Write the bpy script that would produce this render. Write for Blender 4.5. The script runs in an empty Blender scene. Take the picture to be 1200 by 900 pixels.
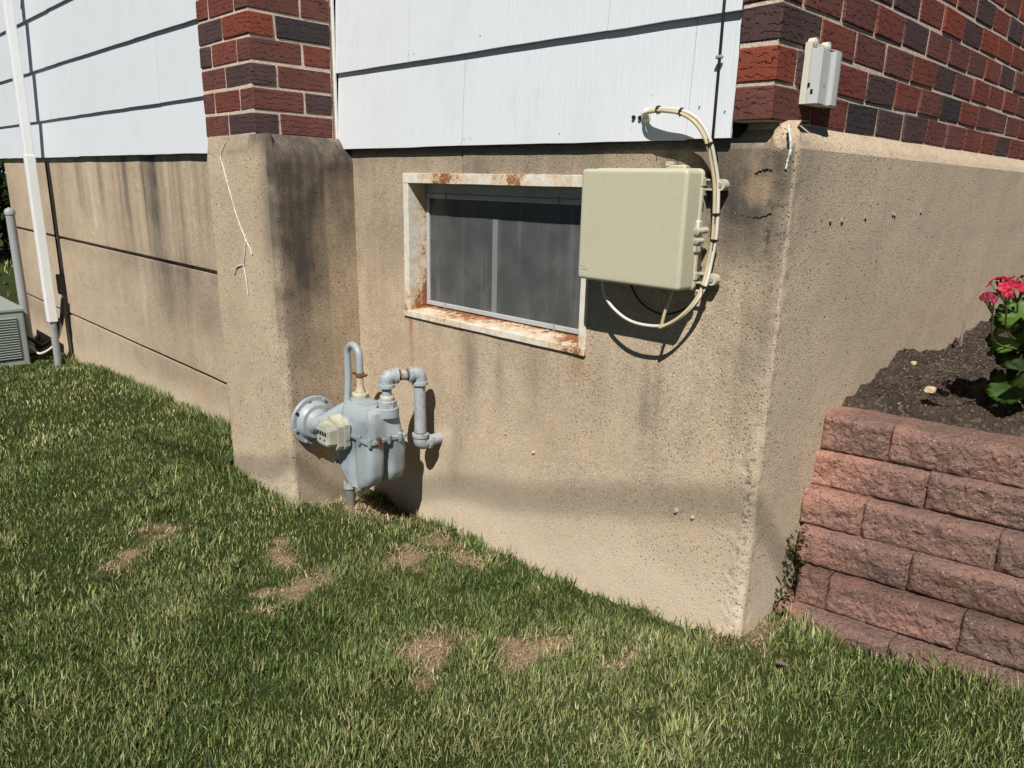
import bpy, bmesh, math, random
import numpy as np
from mathutils import Vector, Matrix
random.seed(7); RNG = np.random.default_rng(11)
scene = bpy.context.scene
col = scene.collection

# ------------------------------------------------------------------ camera
cam_d = bpy.data.cameras.new('camera'); cam = bpy.data.objects.new('camera', cam_d); col.objects.link(cam)
fwd = Vector((-0.68098736, 0.68415605, -0.26112587)).normalized()
right = Vector((0.70433091, 0.7095259, 0.02215783)).normalized()
up = right.cross(fwd).normalized()
cam.matrix_world = Matrix(((right.x, up.x, -fwd.x, 0.822), (right.y, up.y, -fwd.y, -1.606), (right.z, up.z, -fwd.z, 0.0), (0, 0, 0, 1)))
cam_d.sensor_width = 36; cam_d.lens = 870.84 / 1200 * 36; cam_d.clip_start = 0.02; cam_d.clip_end = 2000
scene.camera = cam
scene.cycles.max_bounces = 6; scene.cycles.diffuse_bounces = 2; scene.cycles.transmission_bounces = 4
# ------------------------------------------------------------------ light
SUN_TO = Vector((-0.60, 1.0, -1.29)).normalized()          # direction the sunlight travels
world = bpy.data.worlds.new('World'); scene.world = world; world.use_nodes = True
wt = world.node_tree; wt.nodes.clear()
sky = wt.nodes.new('ShaderNodeTexSky'); sky.sky_type = 'NISHITA'; sky.sun_disc = False
s = -SUN_TO
sky.sun_elevation = math.asin(s.z); sky.sun_rotation = math.atan2(s.x, s.y)
sky.air_density = 0.32; sky.dust_density = 0.1; sky.altitude = 300
bg = wt.nodes.new('ShaderNodeBackground'); bg.inputs['Strength'].default_value = 0.05
wo = wt.nodes.new('ShaderNodeOutputWorld')
wt.links.new(sky.outputs[0], bg.inputs[0]); wt.links.new(bg.outputs[0], wo.inputs[0])
sun_d = bpy.data.lights.new('sun', 'SUN'); sun_d.energy = 5.0; sun_d.angle = math.radians(0.53); sun_d.color = (1.0, 0.968, 0.915)
sun = bpy.data.objects.new('sun', sun_d); col.objects.link(sun)
sun.rotation_euler = SUN_TO.to_track_quat('-Z', 'Y').to_euler(); sun.location = (3, -6, 8)
vs = scene.view_settings; vs.view_transform = 'Standard'; vs.look = 'None'; vs.gamma = 1.0; vs.exposure = 0.25; vs.use_curve_mapping = False

# ------------------------------------------------------------------ numpy noise
def _hash(ix, iy, iz, seed):
    h = (ix.astype(np.int64) * 374761393 + iy.astype(np.int64) * 668265263 + iz.astype(np.int64) * 2147483647 + seed * 974711) & 0xffffffff
    h = ((h ^ (h >> 13)) * 1274126177) & 0xffffffff
    h = ((h ^ (h >> 16)) * 2246822519) & 0xffffffff
    return ((h ^ (h >> 15)) & 0xffffff) / float(0xffffff)
def vnoise(x, y, z=0.0, seed=0):
    x, y, z = np.broadcast_arrays(np.asarray(x, float), np.asarray(y, float), np.asarray(z, float))
    fx, fy, fz = np.floor(x), np.floor(y), np.floor(z)
    tx, ty, tz = x - fx, y - fy, z - fz
    tx, ty, tz = [t * t * (3 - 2 * t) for t in (tx, ty, tz)]
    r = 0
    for i in (0, 1):
        for j in (0, 1):
            for k in (0, 1):
                w = (tx if i else 1 - tx) * (ty if j else 1 - ty) * (tz if k else 1 - tz)
                r = r + w * _hash(fx + i, fy + j, fz + k, seed)
    return r * 2 - 1
def fbm(x, y, z=0.0, seed=0, oct=4):
    r = 0; a = 0.5; f = 1.0
    for o in range(oct):
        r = r + a * vnoise(np.asarray(x) * f + 17.3 * o, np.asarray(y) * f, np.asarray(z) * f, seed + o); a *= .5; f *= 2.03
    return r
def sstep(a, b, v): t = np.clip((v - a) / (b - a), 0, 1); return t * t * (3 - 2 * t)

# ------------------------------------------------------------------ scene helpers
def tag(o, label=None, cat=None, group=None, kind=None):
    for k, v in (('label', label), ('category', cat), ('group', group), ('kind', kind)):
        if v: o[k] = v
    return o
def empty(name, loc=(0, 0, 0)):
    o = bpy.data.objects.new(name, None); col.objects.link(o); o.location = loc; o.empty_display_size = .05
    return o
def link(name, me, mat=None, parent=None, loc=None):
    o = bpy.data.objects.new(name, me); col.objects.link(o)
    if mat is not None and len(me.materials) == 0: me.materials.append(mat)
    if parent is not None:
        o.parent = parent
        o.matrix_parent_inverse = Matrix.Translation(parent.matrix_basis.translation).inverted() if parent.type == 'EMPTY' or parent.location.length else Matrix()
    if loc is not None: o.location = loc
    return o
def smooth(me, ang=None):
    me.polygons.foreach_set('use_smooth', [True] * len(me.polygons))
    if ang is not None: me.set_sharp_from_angle(angle=math.radians(ang))
def from_bm(name, bm, mat, parent=None, shade=None, loc=None):
    bmesh.ops.recalc_face_normals(bm, faces=bm.faces)
    me = bpy.data.meshes.new(name); bm.to_mesh(me); bm.free()
    if shade is not None: smooth(me, shade)
    return link(name, me, mat, parent, loc)
def add_box(bm, lo, hi, bev=0.0, seg=1, rot=None, mi=0):
    c = [(a + b) / 2 for a, b in zip(lo, hi)]; d = [b - a for a, b in zip(lo, hi)]
    m = Matrix.Translation(c) @ (rot.to_4x4() if rot else Matrix()) @ Matrix.Diagonal((d[0], d[1], d[2], 1))
    g = bmesh.ops.create_cube(bm, size=1, matrix=m)
    vsn = g['verts']; fs = {f for v in vsn for f in v.link_faces}
    if mi:
        for f in fs: f.material_index = mi
    if bev:
        es = list({e for v in vsn for e in v.link_edges})
        bmesh.ops.bevel(bm, geom=es, offset=bev, segments=seg, profile=.6, affect='EDGES', clamp_overlap=True)
def frame_for(t):
    t = t.normalized(); a = Vector((0, 0, 1)) if abs(t.z) < .9 else Vector((1, 0, 0))
    u = t.cross(a).normalized(); return u, t.cross(u).normalized()
def add_tube(bm, pts, rad, seg=12, caps=True):
    pts = [Vector(p) for p in pts]; n = len(pts)
    rads = rad if isinstance(rad, (list, tuple)) else [rad] * n
    tang = [(pts[min(i + 1, n - 1)] - pts[max(i - 1, 0)]).normalized() for i in range(n)]
    u, v = frame_for(tang[0]); rings = []
    for i in range(n):
        if i:
            q = tang[i - 1].rotation_difference(tang[i]); u = q @ u; v = q @ v
        rings.append([bm.verts.new(pts[i] + (u * math.cos(a) + v * math.sin(a)) * rads[i]) for a in (2 * math.pi * k / seg for k in range(seg))])
    for a, b in zip(rings, rings[1:]):
        for k in range(seg): bm.faces.new((a[k], a[(k + 1) % seg], b[(k + 1) % seg], b[k]))
    if caps: bm.faces.new(rings[0][::-1]); bm.faces.new(rings[-1])
def fillet(pts, r, n=7):
    pts = [Vector(p) for p in pts]; out = [pts[0]]
    for i in range(1, len(pts) - 1):
        a = (pts[i - 1] - pts[i]); b = (pts[i + 1] - pts[i]); rr = min(r, a.length * .49, b.length * .49)
        p0 = pts[i] + a.normalized() * rr; p1 = pts[i] + b.normalized() * rr
        for k in range(n + 1):
            t = k / n; out.append(p0 * (1 - t) ** 2 + pts[i] * 2 * t * (1 - t) + p1 * t * t)
    return out + [pts[-1]]
def spline(pts, n=8):
    pts = [Vector(p) for p in pts]; P = [pts[0] * 2 - pts[1]] + pts + [pts[-1] * 2 - pts[-2]]; out = []
    for i in range(1, len(P) - 2):
        for k in range(n):
            t = k / n; a, b, c, d = P[i - 1:i + 3]
            out.append(0.5 * ((2 * b) + (c - a) * t + (2 * a - 5 * b + 4 * c - d) * t * t + (3 * b - a - 3 * c + d) * t ** 3))
    return out + [pts[-1]]
def np_mesh(name, V, F, attrs=None):
    V = np.ascontiguousarray(V, np.float32); F = np.ascontiguousarray(F, np.int32)
    me = bpy.data.meshes.new(name); k = F.shape[1]
    me.vertices.add(len(V)); me.vertices.foreach_set('co', V.ravel())
    me.loops.add(F.size); me.loops.foreach_set('vertex_index', F.ravel())
    me.polygons.add(len(F)); me.polygons.foreach_set('loop_start', np.arange(0, F.size, k, dtype=np.int32))
    try: me.polygons.foreach_set('loop_total', np.full(len(F), k, np.int32))
    except Exception: pass
    me.update(calc_edges=True); me.validate()
    for an, arr in (attrs or {}).items():
        a = me.attributes.new(an, 'FLOAT_COLOR', 'POINT'); a.data.foreach_set('color', np.ascontiguousarray(arr, np.float32).ravel())
    return me
def grid_faces(nr, nc, keep=None):
    i = np.arange(nr - 1)[:, None] * nc + np.arange(nc - 1)[None, :]
    F = np.stack([i, i + 1, i + 1 + nc, i + nc], -1).reshape(-1, 4)
    return F if keep is None else F[keep.reshape(-1)]
def steps(a, b, st, extra=()):
    n = max(1, int(round(abs(b - a) / st))); v = list(np.linspace(a, b, n + 1))
    lo, hi = min(a, b), max(a, b)
    for e in extra:
        if lo < e < hi:
            v = [q for q in v if abs(q - e) > st * .3 or q in (a, b)] + [e]
    v = sorted(set(v)); return v if b >= a else v[::-1]

# ------------------------------------------------------------------ node helpers
class NT:
    def __init__(s, name, rough=.8, spec=.3):
        s.m = bpy.data.materials.new(name); s.m.use_nodes = True; s.t = s.m.node_tree
        s.b = s.t.nodes['Principled BSDF']; s.b.inputs['Roughness'].default_value = rough
        s.b.inputs['Specular IOR Level'].default_value = spec
        s.tc = s.t.nodes.new('ShaderNodeTexCoord'); s.o = s.tc.outputs['Object']
    def n(s, t, **kw):
        nd = s.t.nodes.new(t)
        for k, v in kw.items(): setattr(nd, k, v)
        return nd
    def put(s, sock, v):
        if isinstance(v, bpy.types.NodeSocket): s.t.links.new(v, sock)
        elif isinstance(v, (tuple, list)) and len(v) == 3 and sock.type == 'RGBA': sock.default_value = (*v, 1)
        else: sock.default_value = v
    def mapping(s, scale=(1, 1, 1), loc=(0, 0, 0), vec=None):
        nd = s.n('ShaderNodeMapping'); s.put(nd.inputs['Vector'], vec or s.o); nd.inputs['Scale'].default_value = scale; s.put(nd.inputs['Location'], loc)
        return nd.outputs[0]
    def noise(s, scale=5, detail=4, rough=.55, vec=None, dist=0, col=False):
        nd = s.n('ShaderNodeTexNoise'); s.put(nd.inputs['Vector'], vec or s.o)
        nd.inputs['Scale'].default_value = scale; nd.inputs['Detail'].default_value = detail; nd.inputs['Roughness'].default_value = rough; nd.inputs['Distortion'].default_value = dist
        return nd.outputs['Color' if col else 'Fac']
    def voro(s, scale=50, vec=None, feature='F1', rand=1.0):
        nd = s.n('ShaderNodeTexVoronoi', feature=feature); s.put(nd.inputs['Vector'], vec or s.o); nd.inputs['Scale'].default_value = scale; nd.inputs['Randomness'].default_value = rand
        return nd
    def math(s, op, a, b=0.0, c=None, clamp=False):
        nd = s.n('ShaderNodeMath', operation=op, use_clamp=clamp); s.put(nd.inputs[0], a); s.put(nd.inputs[1], b)
        if c is not None: s.put(nd.inputs[2], c)
        return nd.outputs[0]
    def rng(s, v, a, b, c=0.0, d=1.0):
        nd = s.n('ShaderNodeMapRange', interpolation_type='SMOOTHSTEP'); s.put(nd.inputs[0], v)
        for i, q in enumerate((a, b, c, d)): nd.inputs[1 + i].default_value = q
        return nd.outputs[0]
    def mix(s, f, a, b, mode='MIX'):
        nd = s.n('ShaderNodeMix', data_type='RGBA', blend_type=mode); s.put(nd.inputs[0], f); s.put(nd.inputs[6], a); s.put(nd.inputs[7], b)
        return nd.outputs[2]
    def ramp(s, f, stops):
        nd = s.n('ShaderNodeValToRGB'); s.put(nd.inputs[0], f); e = nd.color_ramp.elements
        while len(e) < len(stops): e.new(.5)
        for q, (p, c) in zip(e, stops): q.position = p; q.color = (*c, 1)
        return nd.outputs[0]
    def attr(s, name):
        nd = s.n('ShaderNodeAttribute', attribute_name=name); return nd
    def sep(s, c):
        nd = s.n('ShaderNodeSeparateColor'); s.put(nd.inputs[0], c); return nd.outputs
    def bump(s, h, strength=.5, dist=.01, normal=None):
        nd = s.n('ShaderNodeBump'); s.put(nd.inputs['Height'], h); nd.inputs['Strength'].default_value = strength; nd.inputs['Distance'].default_value = dist
        if normal: s.put(nd.inputs['Normal'], normal)
        return nd.outputs[0]
    def out(s, color=None, rough=None, normal=None, metal=None):
        if color is not None: s.put(s.b.inputs['Base Color'], color)
        if rough is not None: s.put(s.b.inputs['Roughness'], rough)
        if normal is not None: s.put(s.b.inputs['Normal'], normal)
        if metal is not None: s.put(s.b.inputs['Metallic'], metal)
        return s.m
    def rand(s): return s.n('ShaderNodeObjectInfo').outputs['Random']

def mat_concrete():
    k = NT('concrete', .92, .2)
    big = k.noise(2.2, 5, .6); mid = k.noise(14, 4, .6); fine = k.noise(260, 2, .6)
    base = k.ramp(big, [(.3, (.425, .328, .222)), (.5, (.50, .39, .27)), (.7, (.555, .44, .308))])
    base = k.mix(k.rng(mid, .35, .75, 0, .4), base, (.37, .295, .215))
    ag = k.voro(165); agc = k.sep(ag.outputs['Color'])
    stone = k.ramp(agc[0], [(0, (.10, .075, .055)), (.2, (.30, .22, .15)), (.5, (.50, .385, .27)), (.85, (.60, .48, .35)), (1, (.80, .70, .57))])
    base = k.mix(k.math('MULTIPLY', k.rng(ag.outputs['Distance'], .25, .6, 1, 0), k.rng(k.noise(3.3, 3, .6), .35, .65, .30, .75)), base, stone)
    base = k.mix(k.math('MULTIPLY', k.rng(fine, .36, .5, 1, 0), .45), base, (.20, .15, .105))
    st = k.sep(k.attr('stain').outputs['Color'])
    streak = k.noise(1, 4, .65, k.mapping((34, 34, 2.0)))
    gm = k.math('MULTIPLY', st[0], k.rng(k.math('ADD', k.math('MULTIPLY', streak, .5), k.math('MULTIPLY', mid, .5)), .28, .66, .74, 1.06), clamp=True)
    base = k.mix(gm, base, (.082, .069, .056))
    base = k.mix(k.math('MULTIPLY', st[1], k.rng(mid, .3, .6, .4, 1)), base, (.30, .15, .055))
    base = k.mix(k.math('MULTIPLY', st[2], k.rng(fine, .3, .6, .6, 1)), base, (.64, .535, .40))
    pv = k.voro(42); pr = k.sep(pv.outputs['Color'])[1]
    pit = k.math('MULTIPLY', k.rng(pv.outputs['Distance'], .10, .17, 1, 0), k.math('GREATER_THAN', pr, .66))
    pv2 = k.voro(115); pr2 = k.sep(pv2.outputs['Color'])[1]
    pit2 = k.math('MULTIPLY', k.rng(pv2.outputs['Distance'], .16, .28, 1, 0), k.math('GREATER_THAN', pr2, .60))
    pits = k.math('MAXIMUM', pit, pit2)
    base = k.mix(k.math('MULTIPLY', pits, .88), base, (.085, .062, .045))
    h = k.math('ADD', k.math('MULTIPLY', k.rng(ag.outputs['Distance'], 0, .6, 1, 0), .35), k.math('MULTIPLY', fine, .2))
    h = k.math('SUBTRACT', k.math('ADD', h, k.math('MULTIPLY', mid, .5)), k.math('MULTIPLY', pits, 1.0))
    return k.out(base, None, k.bump(h, .55, .0035))
def mat_brick(name, c1, c2):
    k = NT(name, .85, .25)
    r = k.rand(); off = k.n('ShaderNodeCombineXYZ'); k.put(off.inputs[0], k.math('MULTIPLY', r, 31.7)); k.put(off.inputs[1], k.math('MULTIPLY', r, 17.1)); k.put(off.inputs[2], k.math('MULTIPLY', r, 7.3))
    v = k.n('ShaderNodeVectorMath', operation='ADD'); k.put(v.inputs[0], k.o); k.put(v.inputs[1], off.outputs[0]); p = v.outputs[0]
    sx = k.n('ShaderNodeSeparateXYZ'); k.put(sx.inputs[0], p)
    wob = k.noise(26, 3, .6, p); wob2 = k.noise(90, 2, .5, p)
    ph = k.math('ADD', k.math('MULTIPLY', sx.outputs[2], 62), k.math('ADD', k.math('MULTIPLY', wob, 2.6), k.math('MULTIPLY', wob2, .55)))
    fr = k.math('ABSOLUTE', k.math('SUBTRACT', k.math('FRACT', ph), .5))
    msk = k.rng(k.noise(34, 2, .5, k.mapping((1, 1, 2.2), vec=p)), .42, .52)
    crack = k.math('MULTIPLY', k.rng(fr, .02, .13, 1, 0), msk)
    n1 = k.noise(12, 4, .6, p); n2 = k.noise(180, 2, .6, p)
    c = k.mix(k.rng(n1, .3, .7), c1, c2)
    c = k.mix(k.math('MULTIPLY', r, .35), c, tuple(q * .55 for q in c1))
    c = k.mix(k.rng(n2, .4, .7, 0, .3), c, tuple(min(1, q * 1.6 + .01) for q in c1))
    c = k.mix(k.math('MULTIPLY', crack, .8), c, tuple(q * .16 for q in c1))
    h = k.math('SUBTRACT', k.math('ADD', k.math('MULTIPLY', n2, .25), k.math('MULTIPLY', wob, .6)), crack)
    return k.out(c, None, k.bump(h, .7, .003))
def mat_mortar():
    k = NT('mortar', .95, .1); n = k.noise(70, 4, .7); m = k.noise(7, 3)
    c = k.ramp(n, [(.3, (.40, .31, .24)), (.6, (.60, .49, .395)), (.8, (.70, .60, .51))])
    c = k.mix(k.rng(m, .4, .7, 0, .4), c, (.60, .47, .36))
    return k.out(c, None, k.bump(k.noise(220, 3), .8, .003))
def mat_siding():
    k = NT('white_siding', .5, .35)
    st = k.noise(1, 3, .6, k.mapping((170, 170, 1.2))); sp = k.noise(5, 4)
    c = k.mix(k.rng(st, .3, .7, 0, .5), (.645, .67, .695), (.60, .625, .65))
    c = k.mix(k.rng(sp, .45, .75, 0, .35), c, (.53, .55, .565))
    dirt = k.math('MULTIPLY', k.rng(k.noise(3.5, 5, .7), .56, .74), k.rng(k.noise(1, 2, .5, k.mapping((60, 60, 3))), .4, .7))
    c = k.mix(k.math('MULTIPLY', dirt, .3), c, (.42, .39, .35))
    spk = k.voro(16); d = k.math('MULTIPLY', k.rng(spk.outputs['Distance'], .035, .06, 1, 0), k.math('GREATER_THAN', k.sep(spk.outputs['Color'])[0], .8))
    c = k.mix(k.math('MULTIPLY', d, .6), c, (.2, .18, .17))
    return k.out(c, k.rng(sp, .3, .7, .42, .6), k.bump(st, .6, .0018))
def mat_paint(name, c, rough=.45, dirt=.25, dcol=(.12, .1, .08), spec=.4, scale=1.0, rust=0.0):
    k = NT(name, rough, spec)
    a = k.noise(18 * scale, 5, .65); b = k.noise(120 * scale, 3, .6)
    q = k.mix(k.rng(b, .35, .7, 0, .25), c, tuple(x * .82 for x in c))
    q = k.mix(k.rng(a, .5, .78, 0, dirt), q, dcol)
    if rust: q = k.mix(k.math('MULTIPLY', k.rng(k.noise(45 * scale, 5, .7), .58 - rust * .12, .66 - rust * .1), .9), q, (.17, .06, .022))
    return k.out(q, k.rng(a, .3, .7, rough - .07, rough + .12), k.bump(k.math('ADD', a, k.math('MULTIPLY', b, .4)), .15, .002))
def mat_rusty_white():
    k = NT('rusted_white_paint', .6, .3)
    st = k.sep(k.attr('stain').outputs['Color'])[0]
    n = k.noise(34, 7, .75); n2 = k.noise(130, 4, .7)
    f = k.math('ADD', k.math('ADD', k.math('MULTIPLY', n, .75), k.math('MULTIPLY', n2, .3)), k.math('SUBTRACT', k.math('MULTIPLY', st, .40), .34))
    rustc = k.ramp(n2, [(.25, (.075, .026, .012)), (.5, (.24, .085, .026)), (.75, (.43, .20, .075))])
    w = k.mix(k.rng(n, .3, .7), (.70, .66, .58), (.60, .55, .46))
    w = k.mix(k.rng(f, .28, .44, 0, .75), w, (.60, .42, .25))
    c = k.mix(k.rng(f, .45, .53), w, rustc)
    return k.out(c, k.rng(f, .42, .52, .5, .9), k.bump(k.math('ADD', k.rng(f, .44, .52, 1, 0), n2), .6, .002))
def mat_block():
    k = NT('split_face_block', .95, .15); r = k.rand()
    a = k.noise(7, 4, .6); b = k.noise(38, 5, .7); c = k.noise(240, 2, .6)
    nd = k.n('ShaderNodeCombineXYZ'); k.put(nd.inputs[0], k.math('MULTIPLY', r, 9)); off = k.mapping((1, 1, 1), nd.outputs[0])
    aa = k.noise(4.5, 4, .6, off)
    t = k.math('ADD', k.math('MULTIPLY', aa, .9), k.math('MULTIPLY', k.math('SUBTRACT', r, .5), .22))
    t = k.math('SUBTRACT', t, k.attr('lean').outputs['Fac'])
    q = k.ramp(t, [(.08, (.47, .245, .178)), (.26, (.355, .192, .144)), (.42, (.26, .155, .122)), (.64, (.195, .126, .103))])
    q = k.mix(k.rng(b, .45, .78, 0, .55), q, (.11, .074, .062))
    q = k.mix(k.rng(a, .62, .74, 0, .4), q, (.24, .16, .055))
    v = k.voro(170); vr = k.sep(v.outputs['Color'])
    q = k.mix(k.math('MULTIPLY', k.math('GREATER_THAN', vr[0], .92), k.rng(v.outputs['Distance'], .2, .45, .75, 0)), q, (.55, .42, .34))
    q = k.mix(k.math('MULTIPLY', k.math('LESS_THAN', vr[0], .16), k.rng(v.outputs['Distance'], .3, .55, .7, 0)), q, (.05, .033, .03))
    b3 = k.noise(95, 4, .7); v4 = k.voro(75)
    q = k.mix(k.math('MULTIPLY', k.rng(b3, .34, .44, 1, 0), .55), q, (.085, .055, .046))
    h = k.math('ADD', k.math('ADD', k.math('MULTIPLY', b, .7), k.math('MULTIPLY', b3, 1.1)), k.math('ADD', k.math('MULTIPLY', c, .3), k.math('MULTIPLY', v4.outputs['Distance'], .5)))
    return k.out(q, None, k.bump(h, 1.0, .0095))
def mat_soil():
    k = NT('garden_soil', .97, .1)
    a = k.noise(12, 5, .7); v = k.voro(130); vr = k.sep(v.outputs['Color'])[0]; f = k.noise(300, 3, .7)
    c = k.ramp(a, [(.3, (.048, .036, .028)), (.6, (.098, .075, .058)), (.8, (.14, .11, .088))])
    c = k.mix(k.rng(vr, .8, .9, 0, .7), c, (.18, .145, .115))
    c = k.mix(k.rng(f, .5, .75, 0, .5), c, (.026, .019, .015))
    return k.out(c, None, k.bump(k.math('ADD', k.math('MULTIPLY', a, .5), k.math('ADD', k.math('MULTIPLY', f, .6), v.outputs['Distance'])), 1.0, .012))
def mat_ground():
    k = NT('lawn_ground', .97, .1)
    st = k.attr('bare').outputs['Fac']
    a = k.noise(9, 5, .7); f = k.noise(160, 4, .7); far = k.noise(.35, 5, .65)
    soil = k.ramp(f, [(.28, (.12, .078, .045)), (.5, (.33, .232, .142)), (.72, (.60, .455, .30))])
    green = k.mix(k.rng(f, .3, .7), (.020, .026, .008), (.06, .07, .02))
    green = k.mix(k.rng(far, .3, .7, 0, .5), green, (.055, .075, .02))
    c = k.mix(st, green, soil)
    return k.out(c, None, k.bump(k.math('ADD', f, a), 1.0, .012))
def mat_grass():
    m = bpy.data.materials.new('grass_blades'); m.use_nodes = True; t = m.node_tree; b = t.nodes['Principled BSDF']
    a = t.nodes.new('ShaderNodeAttribute'); a.attribute_name = 'tint'
    t.links.new(a.outputs['Color'], b.inputs['Base Color']); b.inputs['Roughness'].default_value = .45; b.inputs['Specular IOR Level'].default_value = .3
    tr = t.nodes.new('ShaderNodeBsdfTranslucent'); mx = t.nodes.new('ShaderNodeMixShader'); mx.inputs[0].default_value = .15
    t.links.new(a.outputs['Color'], tr.inputs[0]); t.links.new(b.outputs[0], mx.inputs[1]); t.links.new(tr.outputs[0], mx.inputs[2])
    t.links.new(mx.outputs[0], t.nodes['Material Output'].inputs[0]); return m
def mat_leaf(name, c1, c2, trans=.25):
    k = NT(name, .45, .4); n = k.noise(30, 3); r = k.rand()
    c = k.mix(k.math('ADD', k.math('MULTIPLY', n, .6), k.math('MULTIPLY', r, .4)), c1, c2); k.out(c, None, k.bump(n, .3, .002))
    tr = k.n('ShaderNodeBsdfTranslucent'); k.put(tr.inputs[0], c); mx = k.n('ShaderNodeMixShader'); mx.inputs[0].default_value = trans
    k.t.links.new(k.b.outputs[0], mx.inputs[1]); k.t.links.new(tr.outputs[0], mx.inputs[2]); k.t.links.new(mx.outputs[0], k.t.nodes['Material Output'].inputs[0])
    return k.m
def mat_pane():
    k = NT('dusty_glass', .18, .5)
    s1 = k.noise(1, 3, .6, k.mapping((26, 26, 1.6))); s2 = k.noise(8, 5, .65); f = k.noise(330, 2, .7)
    d = k.math('ADD', k.math('MULTIPLY', k.rng(s1, .48, .78), .5), k.math('MULTIPLY', k.rng(s2, .3, .8), .5))
    c = k.mix(d, (.098, .101, .101), (.235, .24, .237))
    c = k.mix(k.rng(f, .52, .7, 0, .5), c, (.20, .20, .19))
    k.out(c, k.rng(d, .1, .8, .22, .5), k.bump(f, .25, .0006))
    tr = k.n('ShaderNodeBsdfTransparent'); tr.inputs[0].default_value = (.62, .66, .66, 1); mx = k.n('ShaderNodeMixShader'); mx.inputs[0].default_value = .42
    k.t.links.new(k.b.outputs[0], mx.inputs[1]); k.t.links.new(tr.outputs[0], mx.inputs[2]); k.t.links.new(mx.outputs[0], k.t.nodes['Material Output'].inputs[0])
    return k.m
M = dict(
    concrete=mat_concrete(), mortar=mat_mortar(), siding=mat_siding(), rusty=mat_rusty_white(), block=mat_block(), soil=mat_soil(), ground=mat_ground(), grass=mat_grass(), pane=mat_pane(),
    b_red=mat_brick('brick_red', (.175, .049, .033), (.135, .040, .029)), b_dark=mat_brick('brick_plum', (.078, .044, .042), (.058, .035, .034)),
    b_orange=mat_brick('brick_orange', (.21, .050, .026), (.165, .038, .022)), b_wine=mat_brick('brick_wine', (.140, .050, .040), (.105, .040, .034)), b_black=mat_brick('brick_black', (.040, .030, .032), (.030, .024, .026)),
    caulk=mat_paint('white_caulk', (.66, .65, .61), .6, .2), beige=mat_paint('beige_plastic', (.49, .465, .335), .42, .14, (.30, .27, .19), spec=.45, scale=.5),
    beige_dark=mat_paint('beige_plastic_body', (.34, .335, .235), .5, .15), meter=mat_paint('grey_blue_paint', (.315, .355, .37), .36, .55, (.13, .13, .115), .5, 1.6), pipe=mat_paint('grey_pipe_paint', (.34, .375, .39), .45, .5, (.16, .14, .12), .4, 1.4, rust=.05),
    rust=mat_paint('rusty_iron', (.17, .075, .035), .85, .6, (.05, .03, .02), .2, 2), index=mat_paint('ivory_plastic', (.50, .48, .37), .35, .35, (.2, .17, .11), .5), dial=mat_paint('dial_face', (.62, .62, .52), .3, .2), black=mat_paint('black_plastic', (.012, .012, .012), .4, .1),
    cable=mat_paint('white_cable', (.62, .58, .50), .45, .5, (.30, .2, .12), .4, 3), cable_tan=mat_paint('tan_cable', (.52, .43, .26), .45, .3), alum=mat_paint('aluminium', (.40, .41, .41), .38, .35, (.2, .2, .19), .5),
    spout=mat_paint('white_metal', (.78, .79, .78), .35, .12), ac=mat_paint('grey_green_metal', (.30, .335, .305), .45, .2), galv=mat_paint('galvanised', (.30, .31, .31), .4, .35), plate=mat_paint('grey_plastic', (.50, .51, .49), .4, .08), platew=mat_paint('offwhite_plastic', (.60, .58, .47), .45, .1),
    dark=mat_paint('interior_dark', (.02, .02, .02), .9, 0), rock=mat_paint('pale_stone', (.50, .38, .24), .9, .5, (.2, .14, .08), .2, 3), twig=mat_paint('dry_twig', (.15, .115, .09), .9, .4), strip=mat_paint('pale_strip', (.62, .62, .60), .6, .2),
    leaf=mat_leaf('geranium_leaf', (.040, .10, .014), (.15, .25, .045)), stem=mat_leaf('geranium_stem', (.10, .15, .05), (.16, .12, .06), .1), petal=mat_leaf('petal', (.46, .008, .032), (.68, .03, .085), .25), petal_dark=mat_leaf('wilted_petal', (.16, .006, .02), (.30, .012, .045), .2),
    hedge=mat_leaf('hedge_leaf', (.012, .022, .006), (.035, .055, .012)), weed=mat_leaf('weed_leaf', (.07, .11, .025), (.15, .17, .05)),
)

# ================================================================== the ground
GP = np.array([(-1.40, -.22, -1.175), (-1.25, -.36, -1.215), (-1.5, -.36, -1.20), (-6.4, -.15, -1.35), (-5.35, -.12, -1.335), (-4.05, -.12, -1.245), (-3.37, -.12, -1.23), (-2.9, -.12, -1.2), (-2.65, -.12, -1.19), (-2.12, -.335, -1.205), (-1.6, -.335, -1.205),
    (-1.64, -.13, -1.275), (-1.36, .03, -1.28), (-1.05, .03, -1.262), (-.7, .03, -1.244), (-.42, .03, -1.222), (-.17, .03, -1.19), (.054, .03, -1.148), (.05, .2, -1.13), (.35, .2, -1.132), (.57, .26, -1.118), (.9, .33, -1.10),
    (0, -.6, -1.215), (.6, -.4, -1.165), (-1, -1, -1.235), (-.8, -1.6, -1.25), (-2, -1.3, -1.26), (-3.5, -1.3, -1.28), (-5, -1.3, -1.34), (-6.5, -1.3, -1.38), (1.2, -.8, -1.17), (0, -2.5, -1.26), (-3, -3, -1.32),
    (-7.5, .5, -1.37), (-8, 2, -1.38), (1.5, .2, -1.13), (-1.2, -.5, -1.235), (-.5, -.4, -1.228), (-1.8, -.8, -1.225)])
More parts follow.
